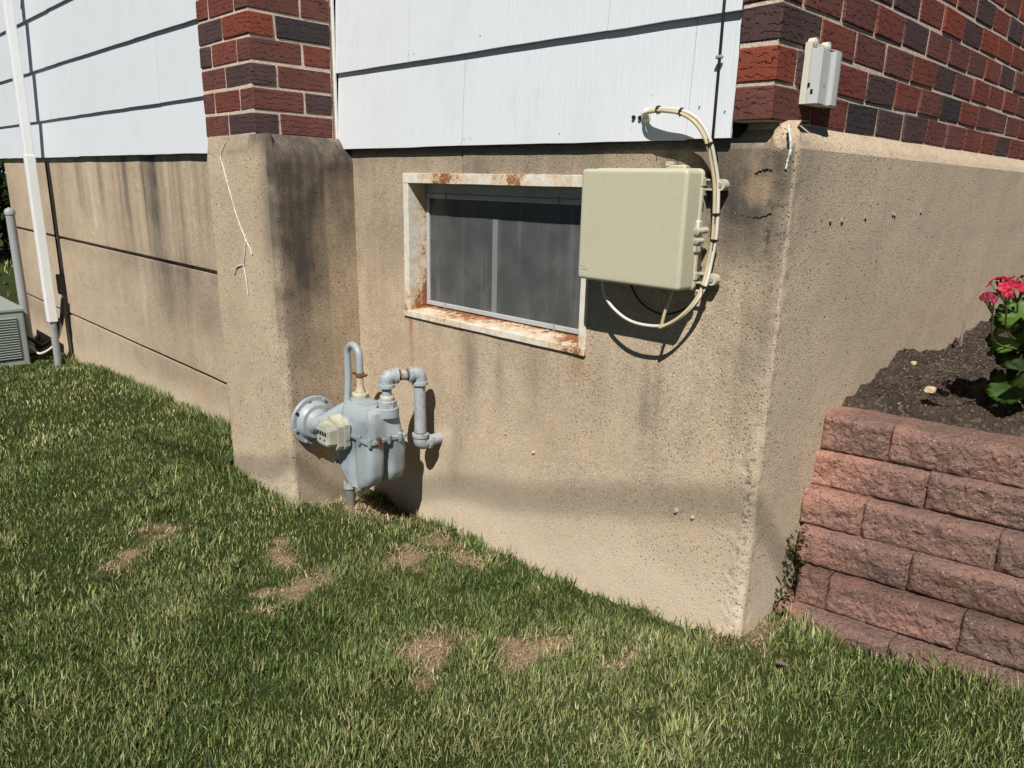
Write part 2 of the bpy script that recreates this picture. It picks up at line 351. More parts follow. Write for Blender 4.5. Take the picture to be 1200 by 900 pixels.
def gz(x, y):
    x = np.asarray(x, float); y = np.asarray(y, float)
    num = 0; den = 0
    for px, py, pz in GP:
        d2 = (x - px) ** 2 + (y - py) ** 2 + .004
        w = 1 / d2 ** 1.5; num = num + w * pz; den = den + w
    d0 = np.sqrt((x + 1.5) ** 2 + (y + .5) ** 2)
    z = num / den; z = z + (-1.38 - z) * sstep(6, 12, d0)
    return z + (.018 * fbm(x * 3.1, y * 3.1, 0, 3, 3) + .014 * fbm(x * 10.5, y * 10.5, 0, 13, 2)) * (1 - sstep(8, 14, d0))
# worn, bare places in the turf: centre, radii, turn
BARE = [(-.534, -.506, .020, .066, .060, -.050), (-.377, -.325, .048, .052, .045, -.045), (-1.088, -.605, -.012, .090, .072, -.040), (-1.747, -.756, .022, .074, .040, -.016), (-1.004, -.248, .026, .056, .050, -.040), (-.897, -.087, .055, .034, .052, -.045), (-.162, -.214, .034, .029, .020, -.026), (-1.413, -.152, .110, .074, .080, -.054),
    (-1.642, -.919, .013, .048, .045, -.016), (-1.334, -.521, .012, .028, .050, -.028), (-.52, -.37, .026, .028, .022, -.020), (-1.094, -.096, .05, .022, .032, -.026), (.05, .11, .05, .0, .0, .08)]
def bare_at(x, y):
    wx = x + .12 * fbm(x * 13, y * 13, 0, 21, 3); wy = y + .12 * fbm(x * 13, y * 13, 5, 23, 3); r = np.zeros_like(wx)
    for cx, cy, ux, uy, vx, vy in BARE:
        D = ux * vy - uy * vx; dx, dy = wx - cx, wy - cy; a = (dx * vy - dy * vx) / D; b = (ux * dy - uy * dx) / D
        r = np.maximum(r, 1 - sstep(.30, 1.7, np.sqrt(a * a + b * b) + .5 * fbm(x * 40, y * 40, 0, 25, 2)))
    return r
gx = np.array(sorted(set(np.round(np.concatenate([[-300, -150, -80, -45, -28, -20, -15, -12, -10], np.arange(-9, -3, .12), np.arange(-3, 1.6, .035), np.arange(1.6, 4, .3), [5, 8, 14, 25, 50, 120, 300]]), 4))))
gy = np.array(sorted(set(np.round(np.concatenate([[-300, -120, -50, -25, -12, -8, -6], np.arange(-5, -1.8, .2), np.arange(-1.8, .5, .035), np.arange(.5, 6, .4), [7, 9, 12, 18, 30, 60, 140, 300]]), 4))))
GX, GY = np.meshgrid(gx, gy)
V = np.stack([GX, GY, gz(GX, GY)], -1).reshape(-1, 3)
br = bare_at(V[:, 0], V[:, 1])
me = np_mesh('lawn', V, grid_faces(len(gy), len(gx)), {'bare': np.stack([br, br, br, np.ones_like(br)], 1)})
smooth(me); tag(link('lawn', me, M['ground']), kind='structure')

# ================================================================== the house
house = tag(empty('house', (-3.2, 2.0, -1.25)), 'house corner with white shingle siding, red brick and tan concrete foundation', 'house')
WX0, WX1, WZ0, WZ1 = -1.352, -.522, -.468, .016      # basement window opening in the wall

def sweep_wall(name, path, rows, parent, disp=None, hole=None, stain=None, batter=None):
    """path: list of (x, y, nx, ny, crumble); rows: list of (z, inset or callable(x,y)->inset)"""
    P = np.array([p[:4] for p in path]); cr = np.array([p[4] for p in path]); nc, nr = len(P), len(rows)
    V = np.zeros((nr, nc, 3))
    for i, (z, ins) in enumerate(rows):
        d = np.array([ins(p[0], p[1]) if callable(ins) else ins for p in P])
        V[i, :, 0] = P[:, 0] - P[:, 2] * d; V[i, :, 1] = P[:, 1] - P[:, 3] * d; V[i, :, 2] = z
    x, y, z = V[..., 0].copy(), V[..., 1].copy(), V[..., 2].copy()
    dd = .003 * fbm(x * 6, y * 6, z * 6, 5, 3) + cr[None, :] * (.0045 * fbm(x * 45, y * 45, z * 45, 8, 3) - .003 * np.clip(fbm(x * 14, y * 14, z * 14, 9, 2) * 3, 0, 1))
    if disp is not None: dd = dd + disp(x, y, z)
    if batter: V[..., 0] += batter(z)
    V[..., 0] += P[None, :, 2] * dd; V[..., 1] += P[None, :, 3] * dd
    keep = None
    if hole:
        cx = (x[:-1, :-1] + x[1:, 1:]) / 2; cz = (z[:-1, :-1] + z[1:, 1:]) / 2; cy = (y[:-1, :-1] + y[1:, 1:]) / 2
        keep = ~((cx > hole[0]) & (cx < hole[1]) & (cz > hole[2]) & (cz < hole[3]) & (cy < .1))
    st = stain(x, y, z) if stain else np.zeros(x.shape + (3,))
    st = np.concatenate([np.clip(st, 0, 1), np.ones(x.shape + (1,))], -1).reshape(-1, 4)
    me = np_mesh(name, V.reshape(-1, 3), grid_faces(nr, nc, keep), {'stain': st})
    smooth(me, 24); return link(name, me, M['concrete'], parent)

# --- window wall, outer corner and long side wall (one cast piece)
path = []
SEAM = -1.054
for xx in steps(-1.72, -.085, .012, (WX0, WX1, SEAM - .004, SEAM, SEAM + .004)) + steps(-.081, .028, .004): path.append((xx, .03, 0, -1, sstep(-.05, .02, xx) * .45))
c45 = math.sqrt(.5)
path += [(.036, .0315, .2, -.98, .8), (.044, .036, c45, -c45, .9), (.0485, .043, .98, -.2, .8)]
for yy in steps(.050, .12, .005) + steps(.13, 1.2, .014): path.append((.05, yy, 1, 0, (1 - sstep(.058, .10, yy)) * .5))
for yy in steps(1.24, 6.0, .06): path.append((.05, yy, 1, 0, 0))
rows = [(q, 0) for q in steps(-1.3, .088, .0065, (WZ0, WZ1))] + [(.100, .006), (.110, .014), (.124, .032), (.150, .06), (.151, .11)]
def honey(x, y, z):
    # honeycombed strips either side of the cast corner
    pit = sstep(.30, .62, vnoise(x * 105, y * 105, z * 90, 301)) + .7 * sstep(.35, .6, vnoise(x * 190, y * 190, z * 170, 303))
    n = vnoise(x * 3, y * 3, z * 4.5, 305); w = .0075 * (1.1 + .7 * n)
    m = np.exp(-((x - .031) / w) ** 2) * np.clip(.75 + .8 * n, .12, 1) + .8 * np.exp(-((x - .004) / w) ** 2) * np.clip(.3 + 1.3 * vnoise(z * 4, 2.2, 0, 307), 0, 1)
    return np.clip(pit, 0, 1.3) * m * (y < .045) * sstep(.0, -.25, z) if False else np.clip(pit, 0, 1.3) * m * (y < .045) * (1 - sstep(-.12, .06, z))
def disp_ab(x, y, z):
    d = np.where((np.abs(x - SEAM) < .002) & (y < .035), -.005, 0.0)
    d = d - .004 * np.clip(1 - ((x - .03) / .05) ** 2, 0, 1) * (y < .06) * np.clip(fbm(x * 30, y * 30, z * 30, 31, 2) * 2 - .2, 0, 1) * sstep(-.9, -.75, z) * (1 - sstep(-.6, -.5, z))
    d = d - .0045 * honey(x, y, z)
    # trowelled repair patch by the corner
    e = np.sqrt(((x + .035) / .068) ** 2 + ((z - .0) / .075) ** 2) + .9 * fbm(x * 18, 0, z * 18, 12, 3)
    d = d + .0025 * (1 - sstep(.6, 1.15, e)) * (y < .035)
    return d
def stain_ab(x, y, z):
    A = y < .04; n = fbm(x * 5, y * 5, z * 5, 41, 4); vs_ = fbm(x * 22, y * 22, z * 1.5, 44, 3); nn = fbm(x * 16, y * 16, z * 16, 46, 3)
    d = np.zeros_like(x)
    d += .50 * A * sstep(-.06, .10, z + .10 * n) * (.6 + .5 * n)                                  # grime under the siding
    d += .48 * A * np.exp(-((x + .11) / .065) ** 2 - ((z - .03) / .10) ** 2) * (1 + .8 * n)       # right of the box
    d += .28 * A * np.exp(-((x + .05) / .08) ** 2 - ((z + .11) / .10) ** 2) * (1 + n)
    for cx, cz, sx, sz, a in ((-1.01, -.60, .045, .14, .42), (-.87, -.62, .03, .10, .2), (-.72, -.6, .04, .14, .22), (-.62, -.62, .02, .12, .2), (-1.09, -.95, .05, .14, .45), (-.28, -.58, .04, .12, .35), (-.34, -.75, .12, .1, .12)):
        d += a * A * np.exp(-((x - cx) / sx) ** 2 - ((z - cz) / sz) ** 2) * (1 + 1.2 * vs_)
    d += .24 * A * np.clip(.25 + vs_ * 1.6 + n, 0, 1) * sstep(-.95, -.35, z) + .16 * A * sstep(-.6, .0, z + .25 * n)
    d += .18 * A * np.exp(-((x + .03) / .16) ** 2) * sstep(-.75, -.1, z + .2 * n) * np.clip(.7 + n, 0, 1)
    d += .85 * (np.abs(x - SEAM) < .003) * A * np.clip(.3 + 1.2 * nn, .05, 1)
    d += 1.0 * np.clip(1.2 * honey(x, y, z), 0, 1)
    B = 1.0 - A
    d += .30 * B * np.exp(-((y - .08) / .10) ** 2) * sstep(-.30, .05, z + .1 * n) * (1 + n)
    d += .14 * B * sstep(-.45, .08, z + .12 * n) * (z < .098) * (.8 + .7 * n)
    for cy in (.62, 1.22, 1.55): d += .25 * B * np.exp(-((y - cy) / .012) ** 2) * np.clip(.4 + vs_, 0, 1)
    rust = .95 * A * np.exp(-((x + 1.335 + .006 * vs_) / .011) ** 2) * sstep(-.80, -.50, z) * (z < -.46) + .5 * A * np.exp(-((x + .535) / .03) ** 2) * sstep(-.62, -.47, z) * (z < -.46)
    rust += .28 * B * sstep(.5, 1.2, y) * np.exp(-((z + .42 + .1 * n) / .14) ** 2) * (1 + n)
    ochre = np.sqrt(((x + .035) / .075) ** 2 + ((z - .0) / .070) ** 2) + .75 * nn + .5 * n
    rust += .22 * A * (1 - sstep(.5, 1.2, ochre)); d *= 1 - .45 * A * (1 - sstep(.5, 1.2, ochre))
    g = gz(x, y)
    pale = .42 * (1 - sstep(.06, .26, z - g + .1 * n)) + .22 * A * sstep(-.02, .035, x) * (1 - sstep(-.5, -.3, z)) * (.6 + n) + .12 * (1 - A) * (z > .099) + .28 * A * (1 - sstep(-1.05, -.8, z + .15 * n))
    pale += .30 * B * (z < .099)
    pale += .55 * A * np.exp(-((x + 1.13) / .03) ** 2 - ((z + .88) / .06) ** 2) * np.clip(.6 + nn, 0, 1)
    return np.stack([d, rust, pale], -1)
fnd = sweep_wall('foundation_wall', path, rows, house, disp_ab, (WX0, WX1, WZ0, WZ1), stain_ab)
tag(fnd, 'tan pebbly concrete foundation with the basement window and the outer corner')

# --- pier base
path = []
for t in np.linspace(0, 1, 34): path.append((-1.685 + .058 * t, .05 - .362 * t, .988, -.152, sstep(.9, 1, t) * .6))
path += [(-1.630, -.322, .9, -.42, 1.0), (-1.640, -.331, .55, -.83, 1.0), (-1.652, -.335, .2, -.98, 1.0)]
for xx in steps(-1.664, -2.125, .014): path.append((xx, -.335, 0, -1, sstep(-1.72, -1.66, xx) * .5))
path += [(-2.134, -.332, -.5, -.86, .4), (-2.140, -.324, -.95, -.3, .4)]
for yy in steps(-.31, -.08, .03): path.append((-2.142, yy, -1, 0, 0))
pin = lambda d: (lambda x, y: d * (.24 + .76 * float(sstep(-.333, -.300, y))) if x > -2.13 else d * .35)
rows = [(q, 0) for q in steps(-1.6, .05, .013)] + [(.066, pin(.003)), (.085, pin(.010)), (.104, pin(.021)), (.122, pin(.036)), (.136, pin(.050)), (.146, pin(.062)), (.147, pin(.085))]
def disp_p(x, y, z): return .004 * fbm(x * 12, y * 12, z * 12, 55, 3) * sstep(-.1, .1, z)
def stain_p(x, y, z):
    R = x > -1.66; n = fbm(x * 6, y * 6, z * 6, 61, 4); vs_ = fbm(x * 25, y * 25, z * 1.5, 64, 3)
    d = 1.0 * sstep(-.70, .06, z + .16 * n) * np.exp(-((y + .22) / .17) ** 2) * R * (.9 + .45 * n) + .5 * sstep(-.12, .06, z + .1 * n) * R
    d += .42 * R * np.exp(-((y + .235) / .075) ** 2) * sstep(-1.0, -.2, z + .2 * n) * (1 + .8 * vs_)
    d += .34 * R * np.clip(.5 + n, 0, 1)
    d += .75 * (1 - R) * np.exp(-((x + 1.665) / .05) ** 2) * sstep(-.55, 0, z + .15 * n) * (.8 + .6 * n)
    d += .55 * (1 - R) * sstep(.0, .10, z + .06 * n) * (.6 + n) * sstep(-2.1, -1.7, x)
    d += .25 * (1 - R) * sstep(.02, .12, z + .05 * n)
    d += .35 * (z > .07) * (.6 + 1.2 * n)
    rust = np.zeros_like(d); pale = .35 * (1 - sstep(.05, .25, z - gz(x, y) + .1 * n)) + .5 * (1 - R) * (z > .10) * np.clip(.5 + n, 0, 1) * (x < -1.8)
    pale += .18 * (1 - R) * np.exp(-((x + 1.85) / .05) ** 2) * sstep(-.6, -.35, z) * (1 - sstep(-.3, -.1, z))
    return np.stack([d, rust, pale], -1)
pier = sweep_wall('pier_base', path, rows, house, disp_p, None, stain_p, lambda z: .022 * np.clip(-z, 0, 1.3) / 1.2)
tag(pier, 'rounded concrete pier base with a white caulked crack and black stain')

# --- far left foundation with two horizontal grooves
path = [(-6.47, 4.0, -1, 0, 0), (-6.47, 2.0, -1, 0, 0), (-6.47, .4, -1, 0, 0), (-6.47, -.10, -1, 0, 0), (-6.455, -.12, -.7, -.7, 0)]
for xx in steps(-6.43, -2.1, .022): path.append((xx, -.12, 0, -1, 0))
gv = lambda d: (lambda x, y: d if y < -.05 else 0)
rows = [(q, 0) for q in steps(-1.6, -.987, .03)] + [(-.9865, gv(.03)), (-.9665, gv(.03)), (-.966, 0)] + [(q, 0) for q in steps(-.95, -.460, .03)] + [(-.450, 0), (-.4495, gv(.03)), (-.4265, gv(.03)), (-.426, 0)] + [(q, 0) for q in steps(-.41, .12, .03)]
def stain_l(x, y, z):
    n = fbm(x * 2.2, y * 3, z * 3, 71, 4); vs_ = fbm(x * 14, y, z * .7, 74, 3); v2 = fbm(x * 34, y, z * .5, 75, 2)
    d = .95 * np.exp(-((x + 3.25) / .65) ** 2) * sstep(-.55, -.10, z + .2 * n) * np.clip(.50 + 1.3 * vs_ + 1.1 * v2, 0, 1.2)
    d += .45 * np.exp(-((x + 4.4) / .7) ** 2) * sstep(-.4, 0, z + .2 * n) * np.clip(.3 + 1.6 * vs_, 0, 1)
    d += .60 * np.exp(-((x + 3.2) / 1.0) ** 2) * np.exp(-((z + .62) / .24) ** 2) * np.clip(.5 + 1.3 * n + .7 * vs_, 0, 1)
    d += .35 * np.exp(-((z + 1.06) / .10) ** 2) * np.clip(.3 + 1.8 * n, 0, 1) + .18 * np.clip(.3 + 1.5 * n, 0, 1) * (x < -4.8)
    d += .25 * np.exp(-((z + .47) / .05) ** 2) * np.clip(.4 + 1.4 * n, 0, 1)
    rust = .3 * np.exp(-((x + 2.9) / .15) ** 2) * np.exp(-((z + 1.08) / .1) ** 2)
    pale = .35 * (1 - sstep(.05, .22, z - gz(x, y - .05) + .08 * n)) + .8 * np.exp(-((x + 4.35 + .1 * z) / .03) ** 2) * sstep(-.35, -.3, z) * np.clip(.7 + v2, 0, 1)
    pale += .2 * np.clip(1.5 * v2, 0, 1) * np.exp(-((x + 3.2) / .5) ** 2) * sstep(-.5, -.3, z)
    return np.stack([d, rust, pale], -1)
lw = sweep_wall('foundation_wall', path, rows, house, None, None, stain_l)
tag(lw, 'streaked concrete foundation with two dark horizontal grooves')

# --- caulked cracks (raised beads of white sealant)
def bead(name, lines, rad, parent):
    bm = bmesh.new()
    for ln in lines:
        p = spline(ln, 6); add_tube(bm, p, [rad * (.55 + .7 * random.random()) for _ in p], 6)
    return from_bm(name, bm, M['caulk'], parent, 60)
by = -.3385
bead('caulk_crack', [[(-1.965, -.330, .122), (-1.985, -.335, .100), (-2.000, -.3385, .070), (-1.978, by, .02), (-1.957, by, -.03), (-1.943, by, -.056), (-1.910, by, -.125), (-1.867, by, -.192), (-1.845, by, -.222), (-1.861, by, -.285), (-1.875, by, -.318), (-1.862, by, -.364), (-1.853, by, -.427)],
    [(-1.845, by, -.222), (-1.815, by, -.250), (-1.80, by, -.275)], [(-1.875, by, -.318), (-1.93, by, -.332), (-1.96, by, -.362)]], .0024, pier)
bead('caulk_crack', [[(.030, .026, .136), (.036, .022, .118), (.040, .024, .100), (.040, .027, .079), (.036, .0285, .061), (.034, .0285, .043)]], .0034, fnd)
# crumbled mortar lump at the corner under the bricks
bm = bmesh.new(); bmesh.ops.create_icosphere(bm, subdivisions=4, radius=1)
for v in bm.verts:
    p = v.co.copy(); q = 1 + .22 * float(fbm(p.x * 2.0, p.y * 2.0, p.z * 2.0, 81, 4)); v.co = Vector((.008 + p.x * .034 * q, .066 + p.y * .036 * q, .098 + p.z * .044 * q))
lump = from_bm('mortar_lump', bm, M['concrete'], fnd, 40)

# --- small marks in the concrete: hairline cracks, snap-tie plugs and stones
for ln in ([(-.086, .0285, -.056), (-.063, .0285, -.061), (-.037, .028, -.065), (-.010, .0278, -.062), (.012, .0278, -.053)], [(-.038, .0262, .032), (-.024, .0262, .039), (-.008, .0265, .043), (.004, .0268, .043)]):
    bm = bmesh.new(); p = spline(ln, 5); add_tube(bm, [q + Vector((0, 0, .0016 * math.sin(i * 2.1))) for i, q in enumerate(p)], [.0007 + .0012 * random.random() for _ in p], 5); from_bm('crack', bm, M['black'], fnd)
for (yy, zz) in ((.262, -.071), (.333, -.072), (.484, -.066), (.683, -.059), (.70, -.062), (.92, -.055)):
    bm = bmesh.new(); add_tube(bm, [(.046, yy, zz), (.0515, yy, zz)], .0045, 8); tp = from_bm('tie_plug', bm, M['mortar'], fnd)
    bm = bmesh.new(); add_tube(bm, [(.048, yy + .001, zz - .008), (.0512, yy - .001, zz - .010)], [.006, .0042], 7); from_bm('tie_hole', bm, M['black'], fnd)
for (xx, zz, rr_) in ((-.166, -.846, .0075), (-.115, -.848, .006), (-.70, -.828, .006), (-.83, -.80, .004)):
    bm = bmesh.new(); bmesh.ops.create_icosphere(bm, subdivisions=2, radius=1)
    for v in bm.verts: v.co = Vector((xx, .028, zz)) + v.co * rr_ * (1 + .4 * float(fbm(v.co.x * 2 + xx * 9, v.co.y * 2, v.co.z * 2, 83, 2)))
    from_bm('embedded_stone', bm, M['mortar'], fnd, 40)

# --- brick work
BRH, CO, PIT, BL, BHD = .0715, .0805, .2045, .1955, .0935
_bm_cache = {}
def brick_mesh(dx, dy, var):
    key = (round(dx, 4), round(dy, 4), var)
    if key not in _bm_cache:
        bm = bmesh.new(); add_box(bm, (-dx / 2, -dy / 2, -BRH / 2), (dx / 2, dy / 2, BRH / 2), .0035)
        rr = random.Random(var * 91 + int(dx * 1000))
        for v in bm.verts: v.co += Vector((rr.uniform(-1, 1), rr.uniform(-1, 1), rr.uniform(-1, 1))) * .0017
        me = bpy.data.meshes.new('brick'); bmesh.ops.recalc_face_normals(bm, faces=bm.faces); bm.to_mesh(me); bm.free(); me.materials.append(M['b_red']); _bm_cache[key] = me
    return _bm_cache[key]
BM_W = [('b_red', 28), ('b_wine', 36), ('b_dark', 27), ('b_orange', 4), ('b_black', 3)]
def brick_mat(force=None):
    if force: return M[force]
    return M[random.choices([a for a, _ in BM_W], [b for _, b in BM_W])[0]]
def put_brick(parent, x0, x1, y0, y1, k, force=None):
    z = .1465 + k * CO + BRH / 2
    me = brick_mesh(x1 - x0, y1 - y0, random.randrange(4))
    o = bpy.data.objects.new('brick', me); col.objects.link(o); o.parent = parent; o.matrix_parent_inverse = Matrix.Translation(-Vector(house.location)) if parent is house else Matrix()
    j = lambda s: random.uniform(-s, s)
    o.location = ((x0 + x1) / 2 + j(.0015), (y0 + y1) / 2 + j(.0015), z + j(.0012)); o.rotation_euler = (j(.008), j(.008), j(.006))
    o.material_slots[0].link = 'OBJECT'; o.material_slots[0].material = brick_mat(force)
    return o
TOPK = 27
def mortar_slab(name, boxes):
    bm = bmesh.new()
    for lo, hi in boxes: add_box(bm, lo, hi)
    return from_bm(name, bm, M['mortar'], house)
ms = .0035
bw = mortar_slab('brick_wall', [((-.092, ms, .145), (-ms, 6.0, .1465 + TOPK * CO)), ((-.09, .07, .10), (-ms - .001, 5.99, .1445))]); tag(bw, 'wall of red and plum wire-cut bricks on the side of the house')
far = []
for k in range(TOPK):
    st = BL if k % 2 == 0 else BHD
    force = {0: 'b_wine', 1: 'b_orange', 2: 'b_dark'}.get(k)
    (put_brick(bw, -BHD, 0, 0, st, k, force) if k < 13 else far.append((-BHD, 0, 0, st, k)))
    y = st + .0090
    while y < 5.9:
        if k < 13 and y < 2.75: put_brick(bw, -BHD, 0, y, y + BL, k)
        else: far.append((-BHD, 0, y, y + BL, k))
        y += PIT
def joined_bricks(parent, lst):
    bm = bmesh.new(); mats = ['b_red', 'b_wine', 'b_dark', 'b_orange', 'b_black']
    for x0, x1, y0, y1, k in lst:
        z = .1465 + k * CO; mi = random.choices(range(5), [b for _, b in [('b_red', 30), ('b_wine', 30), ('b_dark', 22), ('b_orange', 9), ('b_black', 9)]])[0]
        add_box(bm, (x0, y0, z), (x1, y1, z + BRH), mi=mi)
    me = bpy.data.meshes.new('brick_field'); bm.to_mesh(me); bm.free()
    for q in mats: me.materials.append(M[q])
    o = link('brick_field', me, None, parent); o['kind'] = 'stuff'; return o
joined_bricks(bw, far)
PX1, PY0 = -1.75, -.322; PX0 = PX1 - 2 * BL - .0090
bp = mortar_slab('brick_pier', [((PX0 + ms, PY0 + ms, .09), (PX1 - ms, -.006, .1465 + TOPK * CO)), ((PX0 + .03, -.02, .09), (PX1 - .008, .02, .1465 + TOPK * CO))]); tag(bp, 'brick pier standing on the rounded concrete base')
far = []
PF = {0: ('b_wine', 'b_dark', 'b_wine'), 1: ('b_wine', 'b_red', 'b_wine', 'b_dark'), 2: ('b_wine', 'b_dark', 'b_wine'), 3: ('b_dark', 'b_red', 'b_wine', 'b_red'), 4: ('b_dark', 'b_orange', 'b_black'), 5: ('b_red', 'b_red', 'b_wine', 'b_wine')}
for k in range(TOPK):
    j = .0090; L = []
    if k % 2 == 0:
        L += [(PX0, PX0 + BL, PY0, PY0 + BHD), (PX1 - BL, PX1, PY0, PY0 + BHD), (PX1 - BHD, PX1, PY0 + BHD + j, PY0 + BHD + j + BL + .016)]
    else:
        L += [(PX0, PX0 + BHD, PY0, PY0 + BL), (PX0 + BHD + j, PX1 - BHD - j, PY0, PY0 + BHD), (PX1 - BHD, PX1, PY0, PY0 + BL), (PX1 - BHD, PX1, PY0 + BL + j, PY0 + BL + j + BHD + .016)]
    for i, (a, b, c, d) in enumerate(L):
        if k < 13: put_brick(bp, a, b, c, d, k, PF[k][i] if k in PF else None)
        else: far.append((a, b, c, d, k))
joined_bricks(bp, far)

# --- siding
def siding_wall(name, x0, x1, yf, z0, laps, joints, label):
    bm = bmesh.new(); add_box(bm, (x0, yf + .024, z0 + .004), (x1, yf + .10, laps[-1] + .1)); par = from_bm(name, bm, M['dark'], house); tag(par, label)
    zs = [z0] + laps
    for c in range(len(zs) - 1):
        b, t = zs[c], zs[c + 1] + .02
        xs = sorted([x0] + [q for q in joints.get(c, [x0 + (x1 - x0) * ((.37 * c + .31 * i) % 1) for i in range(1, 3)]) if x0 + .05 < q < x1 - .05] + [x1])
        for i in range(len(xs) - 1):
            a, e = xs[i] + .0008, xs[i + 1] - .0008; lift = random.uniform(-.0012, .0012); pr = random.uniform(0, .0016); tilt = random.uniform(-.002, .002)
            cols_ = np.array(steps(a, e, .06)); n = len(cols_)
            wob = .0022 * fbm(cols_ * 7, c * 3.1 + i, 0, 91, 3); bot = b + lift + wob + tilt * (cols_ - a); wav = .0012 * fbm(cols_ * 3.5, c * 5.7 + i, 0, 93, 2)
            prof = [(yf - pr + .008, 0, .0), (yf - pr, 0, .0), (yf - pr, 0, .0015), (yf + .0145, 1, 0), (yf + .0215, 1, 0)]
            V = np.array([[(cols_[q], yy + wav[q] * (1 - top), (t if top else bot[q] + dz)) for q in range(n)] for (yy, top, dz) in prof]).reshape(-1, 3)
            bm = bmesh.new(); vv = [[bm.verts.new(V[r_ * n + q]) for q in range(n)] for r_ in range(len(prof))]
            for r_ in range(len(prof)):
                for q in range(n - 1): bm.faces.new((vv[r_][q], vv[r_][q + 1], vv[(r_ + 1) % len(prof)][q + 1], vv[(r_ + 1) % len(prof)][q]))
            bm.faces.new([r_[0] for r_ in vv]); bm.faces.new([r_[-1] for r_ in vv][::-1]); bmesh.ops.recalc_face_normals(bm, faces=bm.faces)
            me = bpy.data.meshes.new('siding_board'); bm.to_mesh(me); bm.free()
            link('siding_board', me, M['siding'], par)
    return par
sa = siding_wall('siding', -1.745, -.0975, .007, .110, [.378 + .272 * i for i in range(8)], {0: [-1.03, -.216], 1: [-1.30, -.47], 2: [-.9]}, 'white shingle siding above the basement window')
sl = siding_wall('siding', -6.52, -2.165, -.145, .098, [.332, .642, .952, 1.262, 1.572, 1.882, 2.192, 2.4], {0: [-5.6, -4.4, -3.42], 1: [-5.0, -4.05, -3.05], 2: [-5.5, -4.55, -3.3]}, 'white shingle siding above the grooved foundation')
# caulk line between siding and pier, screws and patched holes in the siding
bm = bmesh.new(); add_tube(bm, [(-1.746, .006, .12 + .1 * i) for i in range(24)], .006, 6); from_bm('caulk_joint', bm, M['caulk'], sa)
bm = bmesh.new()
for (x, z, r) in ((-.352, .164, .0055), (-.372, .166, .005)): add_tube(bm, [(x, .009, z), (x, .0035, z + .0005)], r, 10)
from_bm('hole', bm, M['black'], sa)
bm = bmesh.new()
for (x, z) in ((-.186, .183), (-.118, .17), (-1.30, .40), (-1.27, .40), (-.95, .42), (-1.02, .13), (-.99, .13), (-.62, .135)): add_tube(bm, [(x, .012, z), (x, .0058, z)], .0017, 8)
from_bm('nail', bm, M['galv'], sa)
# --- dark house core so that nothing shines through
bm = bmesh.new(); add_box(bm, (-6.40, .42, -1.6), (-.17, 5.9, 2.3)); add_box(bm, (-1.75, .20, -1.6), (-1.45, .5, 2.3)); add_box(bm, (-.42, .20, -1.6), (-.17, .5, 2.3)); add_box(bm, (-6.40, -.04, -1.6), (-2.2, .5, 2.3))
from_bm('core', bm, M['dark'], house)
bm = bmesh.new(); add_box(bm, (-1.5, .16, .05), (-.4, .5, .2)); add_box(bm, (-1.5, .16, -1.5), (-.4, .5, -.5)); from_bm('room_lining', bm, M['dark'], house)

# --- basement window
win = empty('basement_window'); win.parent = house; win.matrix_parent_inverse = Matrix.Translation(-Vector(house.location)); tag(win, 'rusted white steel basement window with a dusty pane')
def stained_box(name, boxes, stain, mat, parent, n=26):
    """boxes subdivided along their longest side, with a rust attribute"""
    bm = bmesh.new()
    for lo, hi in boxes: add_box(bm, lo, hi, .0012)
    bmesh.ops.subdivide_edges(bm, edges=[e for e in bm.edges if e.calc_length() > .2], cuts=n, use_grid_fill=True)
    me = bpy.data.meshes.new(name); bmesh.ops.recalc_face_normals(bm, faces=bm.faces)
    for v in bm.verts: v.co += Vector((0, 1, 1)) * .0016 * float(fbm(v.co.x * 16, v.co.y * 16, v.co.z * 16, 77, 2))
    bm.to_mesh(me); bm.free()
    c = np.zeros(len(me.vertices) * 3); me.vertices.foreach_get('co', c); c = c.reshape(-1, 3); s_ = np.clip(stain(c), 0, 1.2)
    a = me.attributes.new('stain', 'FLOAT_COLOR', 'POINT'); a.data.foreach_set('color', np.stack([s_, s_, s_, np.ones_like(s_)], 1).astype(np.float32).ravel())
    return link(name, me, mat, parent)
fw = .024; yo, yi = .0235, .118
top_st = lambda c: .25 + .6 * np.exp(-((c[:, 0] + 1.15) / .10) ** 2) + .55 * np.exp(-((c[:, 0] + .82) / .07) ** 2) + .2 * sstep(-.75, -.6, c[:, 0])
stained_box('frame_head', [((WX0 - .012, yo, WZ1 - fw), (WX1 + .012, yi, WZ1 + .009))], top_st, M['rusty'], win)
left_st = lambda c: .18 + .5 * (1 - sstep(-.46, -.30, c[:, 2])) + .55 * sstep(.03, .09, c[:, 1])
stained_box('frame_jamb', [((WX0 - .012, yo + .001, WZ0 + .012), (WX0 + fw - .008, yi, WZ1 - fw))], left_st, M['rusty'], win)
right_st = lambda c: .15 + .4 * (1 - sstep(-.44, -.36, c[:, 2]))
stained_box('frame_jamb', [((WX1 - fw + .010, yo + .001, WZ0 + .012), (WX1 + .012, yi, WZ1 - fw))], right_st, M['rusty'], win)
bm = bmesh.new(); v = []
sill_st = lambda c: .32 + .55 * sstep(.03, .06, c[:, 1]) + .42 * sstep(-.68, -.56, c[:, 0]) + .45 * np.exp(-((c[:, 0] + 1.35) / .03) ** 2) + .25 * np.exp(-((c[:, 0] + 1.1) / .12) ** 2)
so = stained_box('sill', [((WX0 - .014, yo - .003, WZ0 - .010), (WX1 + .014, yi, WZ0 + .012))], sill_st, M['rusty'], win)
for v in so.data.vertices:
    if v.co.z > WZ0: v.co.z += (v.co.y - yo) * .14
SX0, SX1, SZ0, SZ1, SY = WX0 + .018, WX1 - .016, WZ0 + .028, WZ1 - .058, .102
bm = bmesh.new(); fr = .016
